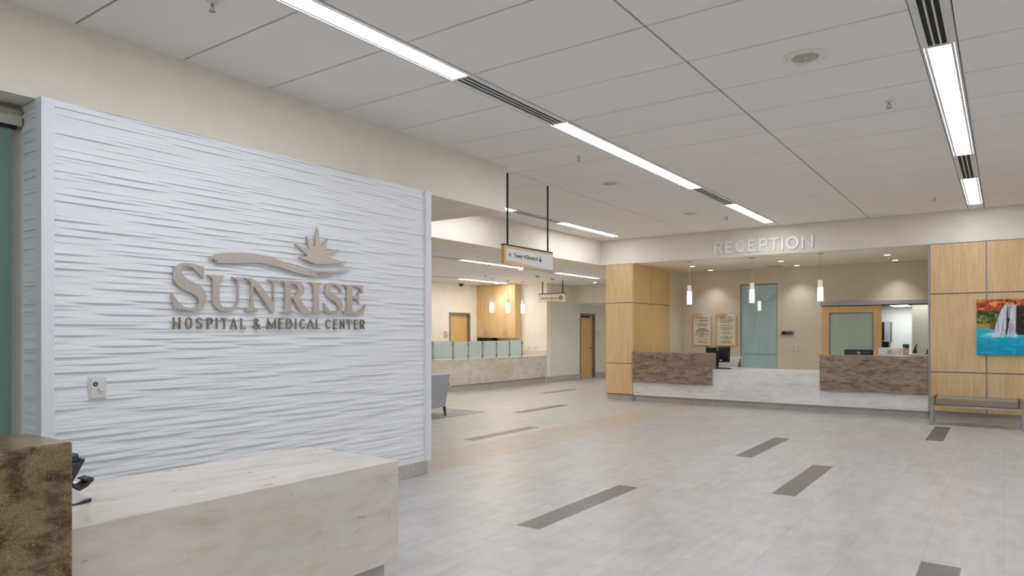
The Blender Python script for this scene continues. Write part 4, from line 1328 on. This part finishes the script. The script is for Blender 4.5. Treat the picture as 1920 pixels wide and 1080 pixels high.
th = thing('wall_control', 'white wall control with black dial and round knob on the wave wall', 'wall control', (-5.04, 2.22, 1.06))
MB().box(-5.06, -5.040, 2.160, 2.274, 1.050, 1.204).build('mounting_box', M['frame_white'], th, bevel=0.002)
MB().box(-5.040, -5.033, 2.172, 2.262, 1.062, 1.192).build('plate', M['white_plastic'], th, bevel=0.002)
MB().cyl((-5.034, 2.199, 1.155), (-5.0305, 2.199, 1.155), 0.0155, n=24).build('dial', M['black'], th)
MB().cyl((-5.0305, 2.199, 1.155), (-5.0295, 2.199, 1.155), 0.007, n=16).build('dial_hub', M['brass'], th)
MB().cyl((-5.034, 2.232, 1.122), (-5.014, 2.232, 1.122), 0.0195, 0.0165, 28).build('knob', M['frame_white'], th, bevel=0.002)

# ------------------------------------------------------------------ glazed entry at the far left
ge = thing('sliding_glass_door', 'teal frosted sliding glass at the far left beside the wave wall', 'door', (-5.4, 0.4, 0))
MB().box(-5.405, -5.393, -2.4, 1.832, 0.02, 2.90).build('pane', M['teal_entry'], ge)
MB().box(-5.44, -5.362, -2.4, 1.885, 2.885, 2.99).build('header_rail', M['grille'], ge, bevel=0.003)
MB().box(-5.42, -5.38, -2.4, 1.86, 2.865, 2.885).build('track', M['slot'], ge)
MB().box(-5.43, -5.37, -2.4, 1.86, 0, 0.02).build('floor_guide', M['steel'], ge)


# ------------------------------------------------------------------ hanging signs
s1 = thing('hanging_sign', 'hanging wood framed sign reading Tower 4 Elevators with a left arrow', 'sign', (-5.312, 7.86, 2.4))
Y0, Y1, XF, XB = 7.265, 8.452, -5.288, -5.335
n = 24
low = [(Y0 + (Y1 - Y0) * i / n, 2.412 - 0.006 * (i / n) - 0.022 * math.sin(math.pi * (i / n)) * (1 - 0.4 * i / n)) for i in range(n + 1)]
MB().prism(low + [(Y1, 2.648), (Y0, 2.648)], 'x', XB, XF).build('frame', M['maple_x'], s1, bevel=0.002)
fl = [(Y0 + 0.035 + (Y1 - Y0 - 0.052) * i / n, 2.448 + 0.004 * (1 - i / n) - 0.040 * (0.5 - 0.5 * math.cos(math.pi * min(1, (i / n) / 0.85)))) for i in range(n + 1)]
MB().prism(fl + [(Y1 - 0.017, 2.618), (Y0 + 0.035, 2.610)], 'x', XF, XF + 0.006).build('face', M['white_face'], s1)
MB().box(XB - 0.003, XF + 0.008, Y0 - 0.004, Y1 - 0.012, 2.648, 2.664).build('top_bar', M['rod'], s1, bevel=0.002)
for y in (7.372, 8.352):
    MB().box(-5.321, -5.303, y - 0.009, y + 0.009, 2.66, 3.6).build('rod', M['rod'], s1)
XT = XF + 0.0075
text('lettering', 'Tower 4 Elevators', M['ink'], s1, 'x', XT, (7.470, 8.050, 2.503, 2.563), 0.003, offset=0.004)
b = MB()
b.box(XT - 0.001, XT + 0.001, 7.362, 7.432, 2.5265, 2.5345)
b.prism([(7.356, 2.5305), (7.392, 2.564), (7.401, 2.564), (7.368, 2.5305)], 'x', XT - 0.001, XT + 0.001)
b.prism([(7.356, 2.5305), (7.392, 2.497), (7.401, 2.497), (7.368, 2.5305)], 'x', XT - 0.001, XT + 0.001)
b.build('arrow', M['ink'], s1)
b = MB()
b.box(XT - 0.001, XT + 0.001, 8.087, 8.137, 2.497, 2.537)
b.prism([(8.092, 2.543), (8.112, 2.543), (8.102, 2.568)], 'x', XT - 0.001, XT + 0.001)
b.prism([(8.114, 2.568), (8.134, 2.568), (8.124, 2.543)], 'x', XT - 0.001, XT + 0.001)
b.build('elevator_icon', M['ink'], s1)

s2 = thing('hanging_sign', 'small hanging sign reading Sunrise Coffee Bar with a green round badge', 'sign', (-10.92, 17.43, 2.43))
X0, X1, YF = -11.39, -10.445, 17.41
low = [(X0 + (X1 - X0) * i / n, 2.43 + 0.016 * math.sin(math.pi * 1.2 * i / n)) for i in range(n + 1)]
MB().prism(low + [(X1, 2.672), (X0, 2.672)], 'y', YF, YF + 0.045).build('frame', M['maple_x'], s2, bevel=0.002)
fl = [(X0 + 0.03 + (X1 - X0 - 0.075) * i / n, 2.452 + 0.03 * math.sin(math.pi * 1.2 * i / n - 0.5)) for i in range(n + 1)]
MB().prism(fl + [(X1 - 0.045, 2.640), (X0 + 0.03, 2.640)], 'y', YF - 0.006, YF).build('face', M['cream_face'], s2)
MB().box(X0 - 0.008, X1, YF - 0.008, YF + 0.05, 2.672, 2.69).build('top_bar', M['rod'], s2)
for x in (-11.27, -10.567):
    MB().box(x - 0.011, x + 0.011, YF + 0.012, YF + 0.034, 2.688, 3.05).build('rod', M['rod'], s2)
text('lettering', 'Sunrise Coffee Bar', M['ink'], s2, 'y', YF - 0.008, (-11.305, -10.70, 2.508, 2.578), 0.003, offset=0.004)
bd = MB().cyl((-10.617, YF - 0.011, 2.545), (-10.617, YF - 0.006, 2.545), 0.068, n=32).build('badge', M['green'], s2)
b = MB()
for r0, r1 in ((0.046, 0.050),):
    for k in range(32):
        a0, a1 = 2 * math.pi * k / 32, 2 * math.pi * (k + 1) / 32
        b.prism([(-10.617 + r * math.cos(a), 2.545 + r * math.sin(a)) for r, a in ((r0, a0), (r1, a0), (r1, a1), (r0, a1))], 'y', YF - 0.0125, YF - 0.011)
b.box(-10.627, -10.607, YF - 0.0125, YF - 0.011, 2.515, 2.575)
b.build('badge_mark', M['white_face'], bd)

# ------------------------------------------------------------------ registration counter
rc = thing('registration_counter', 'far marbled counter with low glass screens left of the hall', 'counter', (-11.8, 15.5, 0))
XFc, Yc0, Yc1 = -11.47, 13.50, 17.975
ux, uy = -0.815, -0.58
P0 = (XFc, Yc0)
P1 = (XFc + ux * 1.7, Yc0 + uy * 1.7)
nx, ny = -0.58 * -1, -0.815        # outward normal of the angled end (towards the lobby)
inn = lambda p, d: (p[0] - nx * d, p[1] - ny * d)
MB().prism([(XFc, Yc0), (XFc, Yc1), (XFc - 0.06, Yc1), (XFc - 0.06, Yc0 + 0.02), inn(P1, 0.06), P1], 'z', 0.165, 0.795).build('front_panel', M['stone_far'], rc)
off = 0.012
MB().prism([(XFc + off, Yc0 - 0.006), (XFc + off, Yc1), (XFc - 0.62, Yc1), (XFc - 0.62, Yc0 + 0.36), inn(P1, 0.62), (P1[0] + nx * off, P1[1] + ny * off)], 'z', 0.795, 0.825).build('worktop', M['stone_far'], rc, bevel=0.004)
MB().prism([(XFc - 0.035, Yc0 + 0.015), (XFc - 0.035, Yc1), (XFc - 0.3, Yc1), (XFc - 0.3, Yc0 + 0.2), inn(P1, 0.3), inn(P1, 0.035)], 'z', 0, 0.165).build('toe_kick', M['base'], rc)
MB().box(-12.42, XFc - 0.002, 17.955, 17.978, 0.825, 0.965).build('backsplash', M['stone_far'], rc)
py = [13.575, 14.19, 14.80, 15.435, 16.05, 16.665]
xp = XFc - 0.03


def post(x, y, parent):
    b = MB()
    b.cyl((x, y, 0.825), (x, y, 1.295), 0.022, n=14)
    for z in (0.90, 1.22):
        b.lathe([(0.0, -0.045), (0.026, -0.04), (0.038, -0.02), (0.040, 0.0), (0.038, 0.02), (0.026, 0.04), (0.0, 0.045)], (x, y, z), 16)
    return b.build('post', M['grey_metal'], parent, smooth=True)


for y in py:
    post(xp, y, rc)
pa = inn((P0[0] + ux * 0.49, P0[1] + uy * 0.49), 0.03)
post(pa[0], pa[1], rc)
pe = inn((P0[0] + ux * 1.15, P0[1] + uy * 1.15), 0.03)
post(pe[0], pe[1], rc)
for a, c in zip(py[:-1], py[1:]):
    MB().box(xp - 0.005, xp + 0.005, a + 0.012, c - 0.012, 0.85, 1.293).build('glass_screen', M['frost'], rc)
p0 = (xp, py[0])
for q0, q1 in ((p0, pa), (pa, pe)):
    d = Vector((q1[0] - q0[0], q1[1] - q0[1], 0)).normalized()
    nn = Vector((-d.y, d.x, 0)) * 0.005
    a = Vector((q0[0], q0[1], 0)) + d * 0.014
    c = Vector((q1[0], q1[1], 0)) - d * 0.014
    MB().prism([(a.x + nn.x, a.y + nn.y), (c.x + nn.x, c.y + nn.y), (c.x - nn.x, c.y - nn.y), (a.x - nn.x, a.y - nn.y)], 'z', 0.85, 1.293).build('glass_screen', M['frost'], rc)

wc = thing('wall_cabinet', 'tall maple wall cabinets with paired handles above the registration counter', 'cabinet', (-13.2, 17.8, 1.36))
MB().box(-13.925, -12.412, 17.645, 17.975, 1.36, 3.045).build('carcass', M['maple'], wc)
dx = [-13.925, -13.55, -13.17, -12.79, -12.415]
for i in range(4):
    d = MB().box(dx[i] + 0.0025, dx[i + 1] - 0.0025, 17.625, 17.645, 1.362, 2.132).build('door', M['maple'], wc, bevel=0.002)
    hx = dx[i + 1] - 0.045 if i % 2 == 0 else dx[i] + 0.045
    b = MB()
    b.tube([(hx, 17.625, 1.44), (hx, 17.597, 1.445), (hx, 17.597, 1.575), (hx, 17.625, 1.58)], 0.006, 8)
    b.build('handle', M['chrome'], d)
for a, c in ((dx[0], dx[2]), (dx[2], dx[4])):
    MB().box(a + 0.0025, c - 0.0025, 17.625, 17.645, 2.138, 3.04).build('upper_door', M['maple'], wc, bevel=0.002)
bc = thing('base_cabinet', 'back counter with stone top under the tall maple cabinets', 'cabinet', (-13.2, 17.7, 0))
MB().box(-13.90, -12.42, 17.42, 17.97, 0.1, 0.87).build('body', M['maple'], bc)
MB().box(-13.90, -12.40, 17.39, 17.97, 0.87, 0.90).build('worktop', M['stone_far'], bc, bevel=0.003)
MB().box(-13.90, -12.42, 17.48, 17.97, 0.0, 0.1).build('toe_kick', M['base'], bc)
for i in range(4):
    x0 = -13.90 + i * 0.37
    MB().box(x0 + 0.003, x0 + 0.367, 17.40, 17.42, 0.11, 0.86).build('door', M['maple'], bc)
k = thing('multifunction_printer', 'black machine with rounded lid on the back counter behind the glass screens', 'printer', (-13.55, 17.65, 0.9))
MB().box(-13.80, -13.26, 17.48, 17.9, 0.90, 1.30).build('body', M['black'], k, bevel=0.015)
MB().prism([(-13.80, 1.30), (-13.26, 1.30), (-13.30, 1.345), (-13.40, 1.365), (-13.76, 1.365), (-13.80, 1.345)], 'y', 17.48, 17.88).build('lid', M['black_gloss'], k, bevel=0.006)

ch = thing('office_chair', 'teal office chair behind the glass screen at the left end of the counter', 'chair', (-12.78, 14.25, 0))
MB().prism([(14.00, 0.56), (14.46, 0.56), (14.48, 0.80), (14.42, 0.98), (14.32, 1.03), (14.14, 1.03), (14.04, 0.98), (13.98, 0.80)], 'x', -12.58, -12.53).build('backrest', M['teal_fabric'], ch, bevel=0.02, seg=3)
MB().box(-13.02, -12.56, 14.0, 14.46, 0.42, 0.50).build('seat', M['teal_fabric'], ch, bevel=0.03, seg=3)
MB().box(-12.60, -12.56, 14.20, 14.26, 0.44, 0.66).build('back_bar', M['black'], ch)
MB().cyl((-12.78, 14.23, 0.06), (-12.78, 14.23, 0.42), 0.028, n=14).build('gas_lift', M['black'], ch)
b = MB()
for k_ in range(5):
    a = 2 * math.pi * k_ / 5
    b.cyl((-12.78, 14.23, 0.09), (-12.78 + 0.28 * math.cos(a), 14.23 + 0.28 * math.sin(a), 0.065), 0.022, 0.016, 8)
b.build('star_base', M['black'], ch)
for k_ in range(5):
    a = 2 * math.pi * k_ / 5
    px_, py_ = -12.78 + 0.28 * math.cos(a), 14.23 + 0.28 * math.sin(a)
    MB().cyl((px_ - 0.012, py_, 0.03), (px_ + 0.012, py_, 0.03), 0.03, n=14).build('caster', M['black'], ch)

ot = MB().box(-12.155, -12.075, 17.968, 17.98, 0.99, 1.095).build('plate', M['white_plastic'], None, bevel=0.002)
r1 = thing('wall_outlet', 'white outlet plate left of the pair above the far counter backsplash', 'outlet', (-12.115, 17.98, 0.99))
ot.parent = r1
ot.matrix_parent_inverse = __import__('mathutils').Matrix.Translation((12.115, -17.98, -0.99))
MB().box(-12.128, -12.102, 17.964, 17.969, 1.01, 1.075).build('socket', M['frame_white'], r1, bevel=0.001)
r2 = thing('wall_outlet', 'wide white data plate right of the outlet above the far counter backsplash', 'outlet', (-11.9, 17.98, 0.99))
MB().box(-11.965, -11.835, 17.968, 17.98, 0.99, 1.095).build('plate', M['white_plastic'], r2, bevel=0.002)
MB().box(-11.945, -11.915, 17.964, 17.969, 1.02, 1.065).build('socket', M['frame_white'], r2)
MB().box(-11.885, -11.855, 17.964, 17.969, 1.02, 1.065).build('socket', M['frame_white'], r2)


# ------------------------------------------------------------------ doors of the registration area and the hall
def door(name, xf, y0, y1, zt, leaf_y, parent_label=None, depth=0.10):
    root = bpy.data.objects.new(name, None)
    COL.objects.link(root)
    root.location = (xf, (y0 + y1) / 2, 0)
    root['kind'] = 'structure'
    ORG[root] = tuple(root.location)
    b = MB()
    w = 0.05
    b.box(xf - depth - 0.02, xf + 0.025, y0 - w + 0.015, y0 + 0.015, 0, zt + w - 0.015)
    b.box(xf - depth - 0.02, xf + 0.025, y1 - 0.015, y1 + w - 0.015, 0, zt + w - 0.015)
    b.box(xf - depth - 0.02, xf + 0.025, y0 + 0.015, y1 - 0.015, zt - 0.015, zt + w - 0.015)
    b.build('door_frame', M['door_frame'], root, bevel=0.003)
    MB().box(xf - depth - 0.02, xf - depth + 0.024, leaf_y[0], leaf_y[1], 0.01, zt - 0.02).build('door_leaf', M['honey'], root, bevel=0.002)
    return root


d1 = door('door_1', -13.93, 16.30, 17.24, 2.115, (16.315, 17.225))
d2 = door('door_2', -11.47, 20.05, 21.0, 2.13, (20.065, 20.985))
b = MB()
b.cyl((-11.55, 20.86, 1.0), (-11.50, 20.86, 1.0), 0.012, n=12)
b.cyl((-11.505, 20.87, 1.0), (-11.505, 20.74, 1.0), 0.010, n=12)
b.cyl((-11.547, 20.86, 1.0), (-11.541, 20.86, 1.0), 0.030, n=20)
b.build('door_handle', M['chrome'], d2, smooth=True)
MB().box(-11.55, -11.49, 20.10, 20.75, 2.03, 2.10).build('door_closer', M['rod'], d2, bevel=0.005)


def room_sign(xf, y0, y1, z0, z1, label):
    t = thing('room_sign', label, 'sign', (xf, (y0 + y1) / 2, z0), 'wall mounted room signs')
    MB().box(xf, xf + 0.012, y0, y1, z0, z1 - 0.03).build('frame', M['honey'], t, bevel=0.002)
    MB().box(xf + 0.012, xf + 0.016, y0 + 0.02, y1 - 0.012, z0 + 0.02, z1 - 0.045).build('face', M['cream_face'], t)
    MB().prism([(y0, z1 - 0.05), (y0, z1 - 0.015), (y0 + 0.05, z1), (y0 + 0.11, z1 - 0.02), (y0 + 0.05, z1 - 0.04)], 'x', xf + 0.012, xf + 0.018).build('crest', M['orange'], t)
    b = MB()
    b.box(xf + 0.016, xf + 0.0175, (y0 + y1) / 2 - 0.02, (y0 + y1) / 2 + 0.03, z0 + 0.05, z0 + 0.09)
    b.build('pictogram', M['ink_soft'], t)


room_sign(-13.93, 16.02, 16.205, 1.37, 1.565, 'small room sign left of the maple door behind the registration counter')
room_sign(-11.47, 21.13, 21.36, 1.42, 1.575, 'small room sign beside the hall door near the maple pillar')

# ------------------------------------------------------------------ armchair and rug
rg = MB().box(-11.2, -8.10, 7.3, 10.53, 0.0, 0.005).build('area_rug', M['rug'])
tag(rg, 'flat grey rug on the tile floor under the grey armchair', 'rug')
ac = thing('armchair', 'grey upholstered armchair seen from behind at the edge of the wave wall', 'chair', (-8.5, 9.25, 0.0055))
yl, yr = 8.95, 9.60
# back: wider at the top, leaning towards the camera side
bk = [(-8.28, yl + 0.03, 0.165), (-8.28, yr - 0.03, 0.165), (-8.20, yr, 0.765), (-8.20, yl, 0.765),
      (-8.40, yl + 0.03, 0.165), (-8.40, yr - 0.03, 0.165), (-8.30, yr, 0.80), (-8.30, yl, 0.80)]
MB().add(bk, [(0, 1, 2, 3), (7, 6, 5, 4), (0, 4, 5, 1), (3, 2, 6, 7), (1, 5, 6, 2), (0, 3, 7, 4)]).build('backrest', M['grey_fabric'], ac, bevel=0.018, seg=3)
MB().box(-8.86, -8.39, yl + 0.05, yr - 0.05, 0.30, 0.45).build('seat', M['grey_fabric'], ac, bevel=0.03, seg=3)
MB().box(-8.86, -8.33, yl + 0.03, yr - 0.03, 0.165, 0.30).build('seat_frame', M['grey_fabric'], ac, bevel=0.01)
for y0, y1 in ((yl - 0.018, yl + 0.042), (yr - 0.042, yr + 0.018)):
    a = MB().prism([(-8.90, 0.52), (-8.27, 0.545), (-8.235, 0.565), (-8.235, 0.60), (-8.90, 0.57)], 'y', y0, y1).build('armrest', M['walnut'], ac, bevel=0.008)
    MB().box(-8.88, -8.40, y0 + 0.014, y1 - 0.014, 0.20, 0.53).build('arm_panel', M['grey_fabric'], a, bevel=0.01)
for x, y, dx_ in ((-8.295, yl + 0.07, 0.03), (-8.295, yr - 0.055, 0.03), (-8.83, yl + 0.07, -0.02), (-8.83, yr - 0.055, -0.02)):
    MB().cyl((x, y, 0.17), (x + dx_, y, 0.0055), 0.030, 0.016, 10).build('leg', M['walnut'], ac)

# ------------------------------------------------------------------ bench
bn = thing('bench', 'taupe upholstered bench with slim chrome legs in front of the maple wall', 'bench', (-0.38, 13.48, 0))
bx0, bx1, by0, by1 = -0.988, 0.238, 13.25, 13.70
MB().box(bx0 + 0.055, bx1 - 0.055, by0 + 0.005, by1, 0.325, 0.462).build('seat_cushion', M['taupe_vinyl'], bn, bevel=0.03, seg=4)
for s, x in ((1, bx0), (-1, bx1)):
    prof = [(x, 0.322), (x + s * 0.05, 0.322), (x + s * 0.05, 0.44), (x + s * 0.055, 0.462), (x + s * 0.045, 0.478), (x + s * 0.022, 0.482), (x + s * 0.004, 0.468), (x - s * 0.003, 0.43)]
    MB().prism(prof, 'y', by0 + 0.005, by1).build('end_bolster', M['taupe_vinyl'], bn, bevel=0.006)
    MB().prism([(x + s * 0.050, 0.44), (x + s * 0.060, 0.44), (x + s * 0.066, 0.466), (x + s * 0.056, 0.466)], 'y', by0 + 0.004, by1).build('piping', M['black'], bn)
b = MB()
b.box(bx0, bx1, by0, by0 + 0.025, 0.297, 0.322)
b.box(bx0, bx1, by1 - 0.025, by1, 0.297, 0.322)
for x in (bx0, bx1 - 0.025):
    b.box(x, x + 0.025, by0 + 0.025, by1 - 0.025, 0.297, 0.322)
b.build('seat_frame', M['chrome'], bn, bevel=0.002)
for x in (bx0, bx1 - 0.025):
    for y in (by0, by1 - 0.025):
        MB().box(x, x + 0.025, y, y + 0.025, 0.004, 0.297).build('leg', M['chrome'], bn, bevel=0.002)
        MB().cyl((x + 0.0125, y + 0.0125, 0), (x + 0.0125, y + 0.0125, 0.005), 0.013, n=10).build('foot', M['black'], bn)


# ------------------------------------------------------------------ canvas print: a generic waterfall over a turquoise pool
def vnoise(x, y, seed):
    def h(i, j):
        n_ = (i * 374761393 + j * 668265263 + seed * 1442695) & 0xffffffff
        n_ = ((n_ ^ (n_ >> 13)) * 1274126177) & 0xffffffff
        return ((n_ ^ (n_ >> 16)) & 0xffff) / 65535.0
    xi, yi = np.floor(x).astype(np.int64), np.floor(y).astype(np.int64)
    fx, fy = x - xi, y - yi
    fx, fy = fx * fx * (3 - 2 * fx), fy * fy * (3 - 2 * fy)
    return (h(xi, yi) * (1 - fx) + h(xi + 1, yi) * fx) * (1 - fy) + (h(xi, yi + 1) * (1 - fx) + h(xi + 1, yi + 1) * fx) * fy


def fbm(x, y, seed, o=4):
    s_, a, t = 0, 0.5, 0
    for k in range(o):
        s_ = s_ + a * vnoise(x * 2 ** k, y * 2 ** k, seed + k * 17)
        t += a
        a *= 0.55
    return s_ / t


def picture():
    x0, x1, z0, z1 = -0.387, 0.98, 1.143, 2.065
    hh = z1 - z0
    nu, nv = 420, 284
    U, V = np.meshgrid(np.linspace(0, (x1 - x0) / hh, nu), np.linspace(0, 1, nv))     # v downwards
    sm = lambda a, b, x: np.clip((x - a) / (b - a), 0, 1) ** 2 * (3 - 2 * np.clip((x - a) / (b - a), 0, 1))
    def mix(c, d, m):
        d = np.asarray(d, float)
        return c * (1 - m[..., None]) + d * m[..., None]
    G, U = U, U * 1.227
    n1, n2, n3 = fbm(U * 9, V * 12, 3), fbm(U * 20, V * 24, 9), fbm(U * 5 + V * 4, V * 30, 21)
    c = np.zeros(U.shape + (3,)) + (200, 92, 44)
    c = mix(c, (236, 158, 104), sm(.5, .7, n1))
    c = mix(c, (120, 50, 30), sm(.52, .72, n2))
    c = mix(c, (232, 186, 160), sm(.6, .68, n3) * .7)
    edge = V + 0.05 * (n1 - .5)
    c = mix(c, (92, 104, 44), sm(.18, .21, edge))
    c = mix(c, (150, 158, 70), sm(.18, .21, edge) * sm(.52, .62, fbm(U * 7 - V * 4, V * 14, 41)))
    c = mix(c, (36, 52, 26), sm(.18, .21, edge) * sm(.5, .66, n2) * .9)
    c = mix(c, (206, 140, 56), sm(.42, .45, V + .04 * (n2 - .5)) * (1 - sm(.24, .34, U)))
    c = mix(c, (120, 84, 50), sm(.42, .46, V) * sm(.2, .3, U))
    # dark cliff behind and right of the falls
    dk_ = sm(.42, .5, U + .16 * V + .05 * (n1 - .5)) * sm(.10, .15, V) * (1 - sm(1.18, 1.3, U + .1 * n1))
    c = mix(c, (42, 36, 32), dk_)
    c = mix(c, (126, 60, 34), dk_ * sm(.56, .66, n1) * sm(.72, .78, U))
    c = mix(c, (70, 82, 40), dk_ * sm(.55, .68, n2) * .5 * sm(.7, .78, U))
    # pool
    sh = .49 + .05 * np.clip(U, 0, .35) / .35 + .012 * (n2 - .5)
    sh = np.where(U > .36, .63, sh)
    w = sm(0, .012, V - sh)
    pool = np.zeros_like(c) + (34, 186, 212)
    pool = mix(pool, (12, 160, 200), sm(.62, .95, V))
    pool = mix(pool, (70, 206, 222), sm(.52, .7, fbm(U * 6, V * 26, 77)) * .6)
    pool = mix(pool, (8, 132, 176), sm(.55, .7, fbm(U * 8, V * 60, 55)) * .35)
    c = c * (1 - w[..., None]) + pool * w[..., None]
    # falls
    def fall(c, left, right, top, bot, seed, a=1.0):
        m = sm(-.012, .012, U - left) * (1 - sm(-.012, .012, U - right)) * sm(top - .012, top + .012, V) * (1 - sm(bot - .02, bot + .02, V))
        st = fbm(U * 46, V * 4, seed)
        base_ = np.zeros_like(c) + (214, 214, 232)
        base_ = mix(base_, (166, 170, 196), sm(.5, .7, st))
        base_ = mix(base_, (246, 246, 252), sm(.55, .75, fbm(U * 30, V * 5, seed + 5)))
        mm = (m * a)[..., None]
        return c * (1 - mm) + base_ * mm
    t = np.clip((V - .1) / .5, 0, 1)
    c = fall(c, .535 - .215 * t ** .55 + .01 * (n2 - .5), .56 - .03 * t + .02 * (n1 - .5), .10 + .02 * (n2 - .5), .64, 5)
    c = fall(c, .57 + 0 * U, .63 + .02 * (n2 - .5), .10, .34, 8, .75)
    c = fall(c, .64 - .08 * t + .02 * (n2 - .5), .72 - .01 * t, .11, .655, 15, .95)
    c = fall(c, .88 + .03 * (n1 - .5), .93 + .02 * (n2 - .5), .16, .63, 19, .8)
    fm = sm(.58, .63, V + .03 * (n2 - .5)) * (1 - sm(.665, .70, V + .03 * (n1 - .5))) * sm(.05, .3, U + .1 * (n1 - .5)) * (1 - sm(.72, .78, U))
    c = mix(c, (222, 228, 240), fm * (.25 + .75 * sm(.3, .55, n2)) * np.where((U > .5) & (U < .55), .4, 1))
    nvv = V.shape
    c = c * (0.91 + 0.18 * fbm(U * 60, V * 60, 91, 3))[..., None]
    lc = np.clip(c, 0, 255) / 255
    lc = np.where(lc <= 0.04045, lc / 12.92, ((lc + 0.055) / 1.055) ** 2.4)
    root = thing('canvas_print', 'canvas picture of a waterfall falling into a turquoise pool on the maple wall', 'picture', ((x0 + x1) / 2, 14.02, z0))
    o3 = ORG[root]
    vs = np.stack([x0 + G * hh, np.full(U.shape, 14.006), z1 - V * hh], -1).reshape(-1, 3) - np.array(o3)
    F = [(r_ * nu + i, (r_ + 1) * nu + i, (r_ + 1) * nu + i + 1, r_ * nu + i + 1) for r_ in range(nv - 1) for i in range(nu - 1)]
    me = bpy.data.meshes.new('picture_face')
    me.from_pydata([tuple(p) for p in vs], [], F)
    ca = me.color_attributes.new('print', 'FLOAT_COLOR', 'POINT')
    rgba = np.concatenate([lc.reshape(-1, 3), np.ones((lc.size // 3, 1))], 1)
    ca.data.foreach_set('color', rgba.ravel().astype(np.float32))
    t_ = NT('printed_canvas')
    at = t_.n('ShaderNodeVertexColor', layer_name='print')
    t_.fin(at.outputs['Color'], 0.5, 0, 0.3)
    me.materials.append(t_.mat)
    ob = bpy.data.objects.new('picture_face', me)
    COL.objects.link(ob)
    ob.parent = root
    MB().box(x0, x1, 14.0065, 14.049, z0, z1).build('canvas_edge', plain('canvas_edge', (60, 130, 150), 0.6), root)


picture()
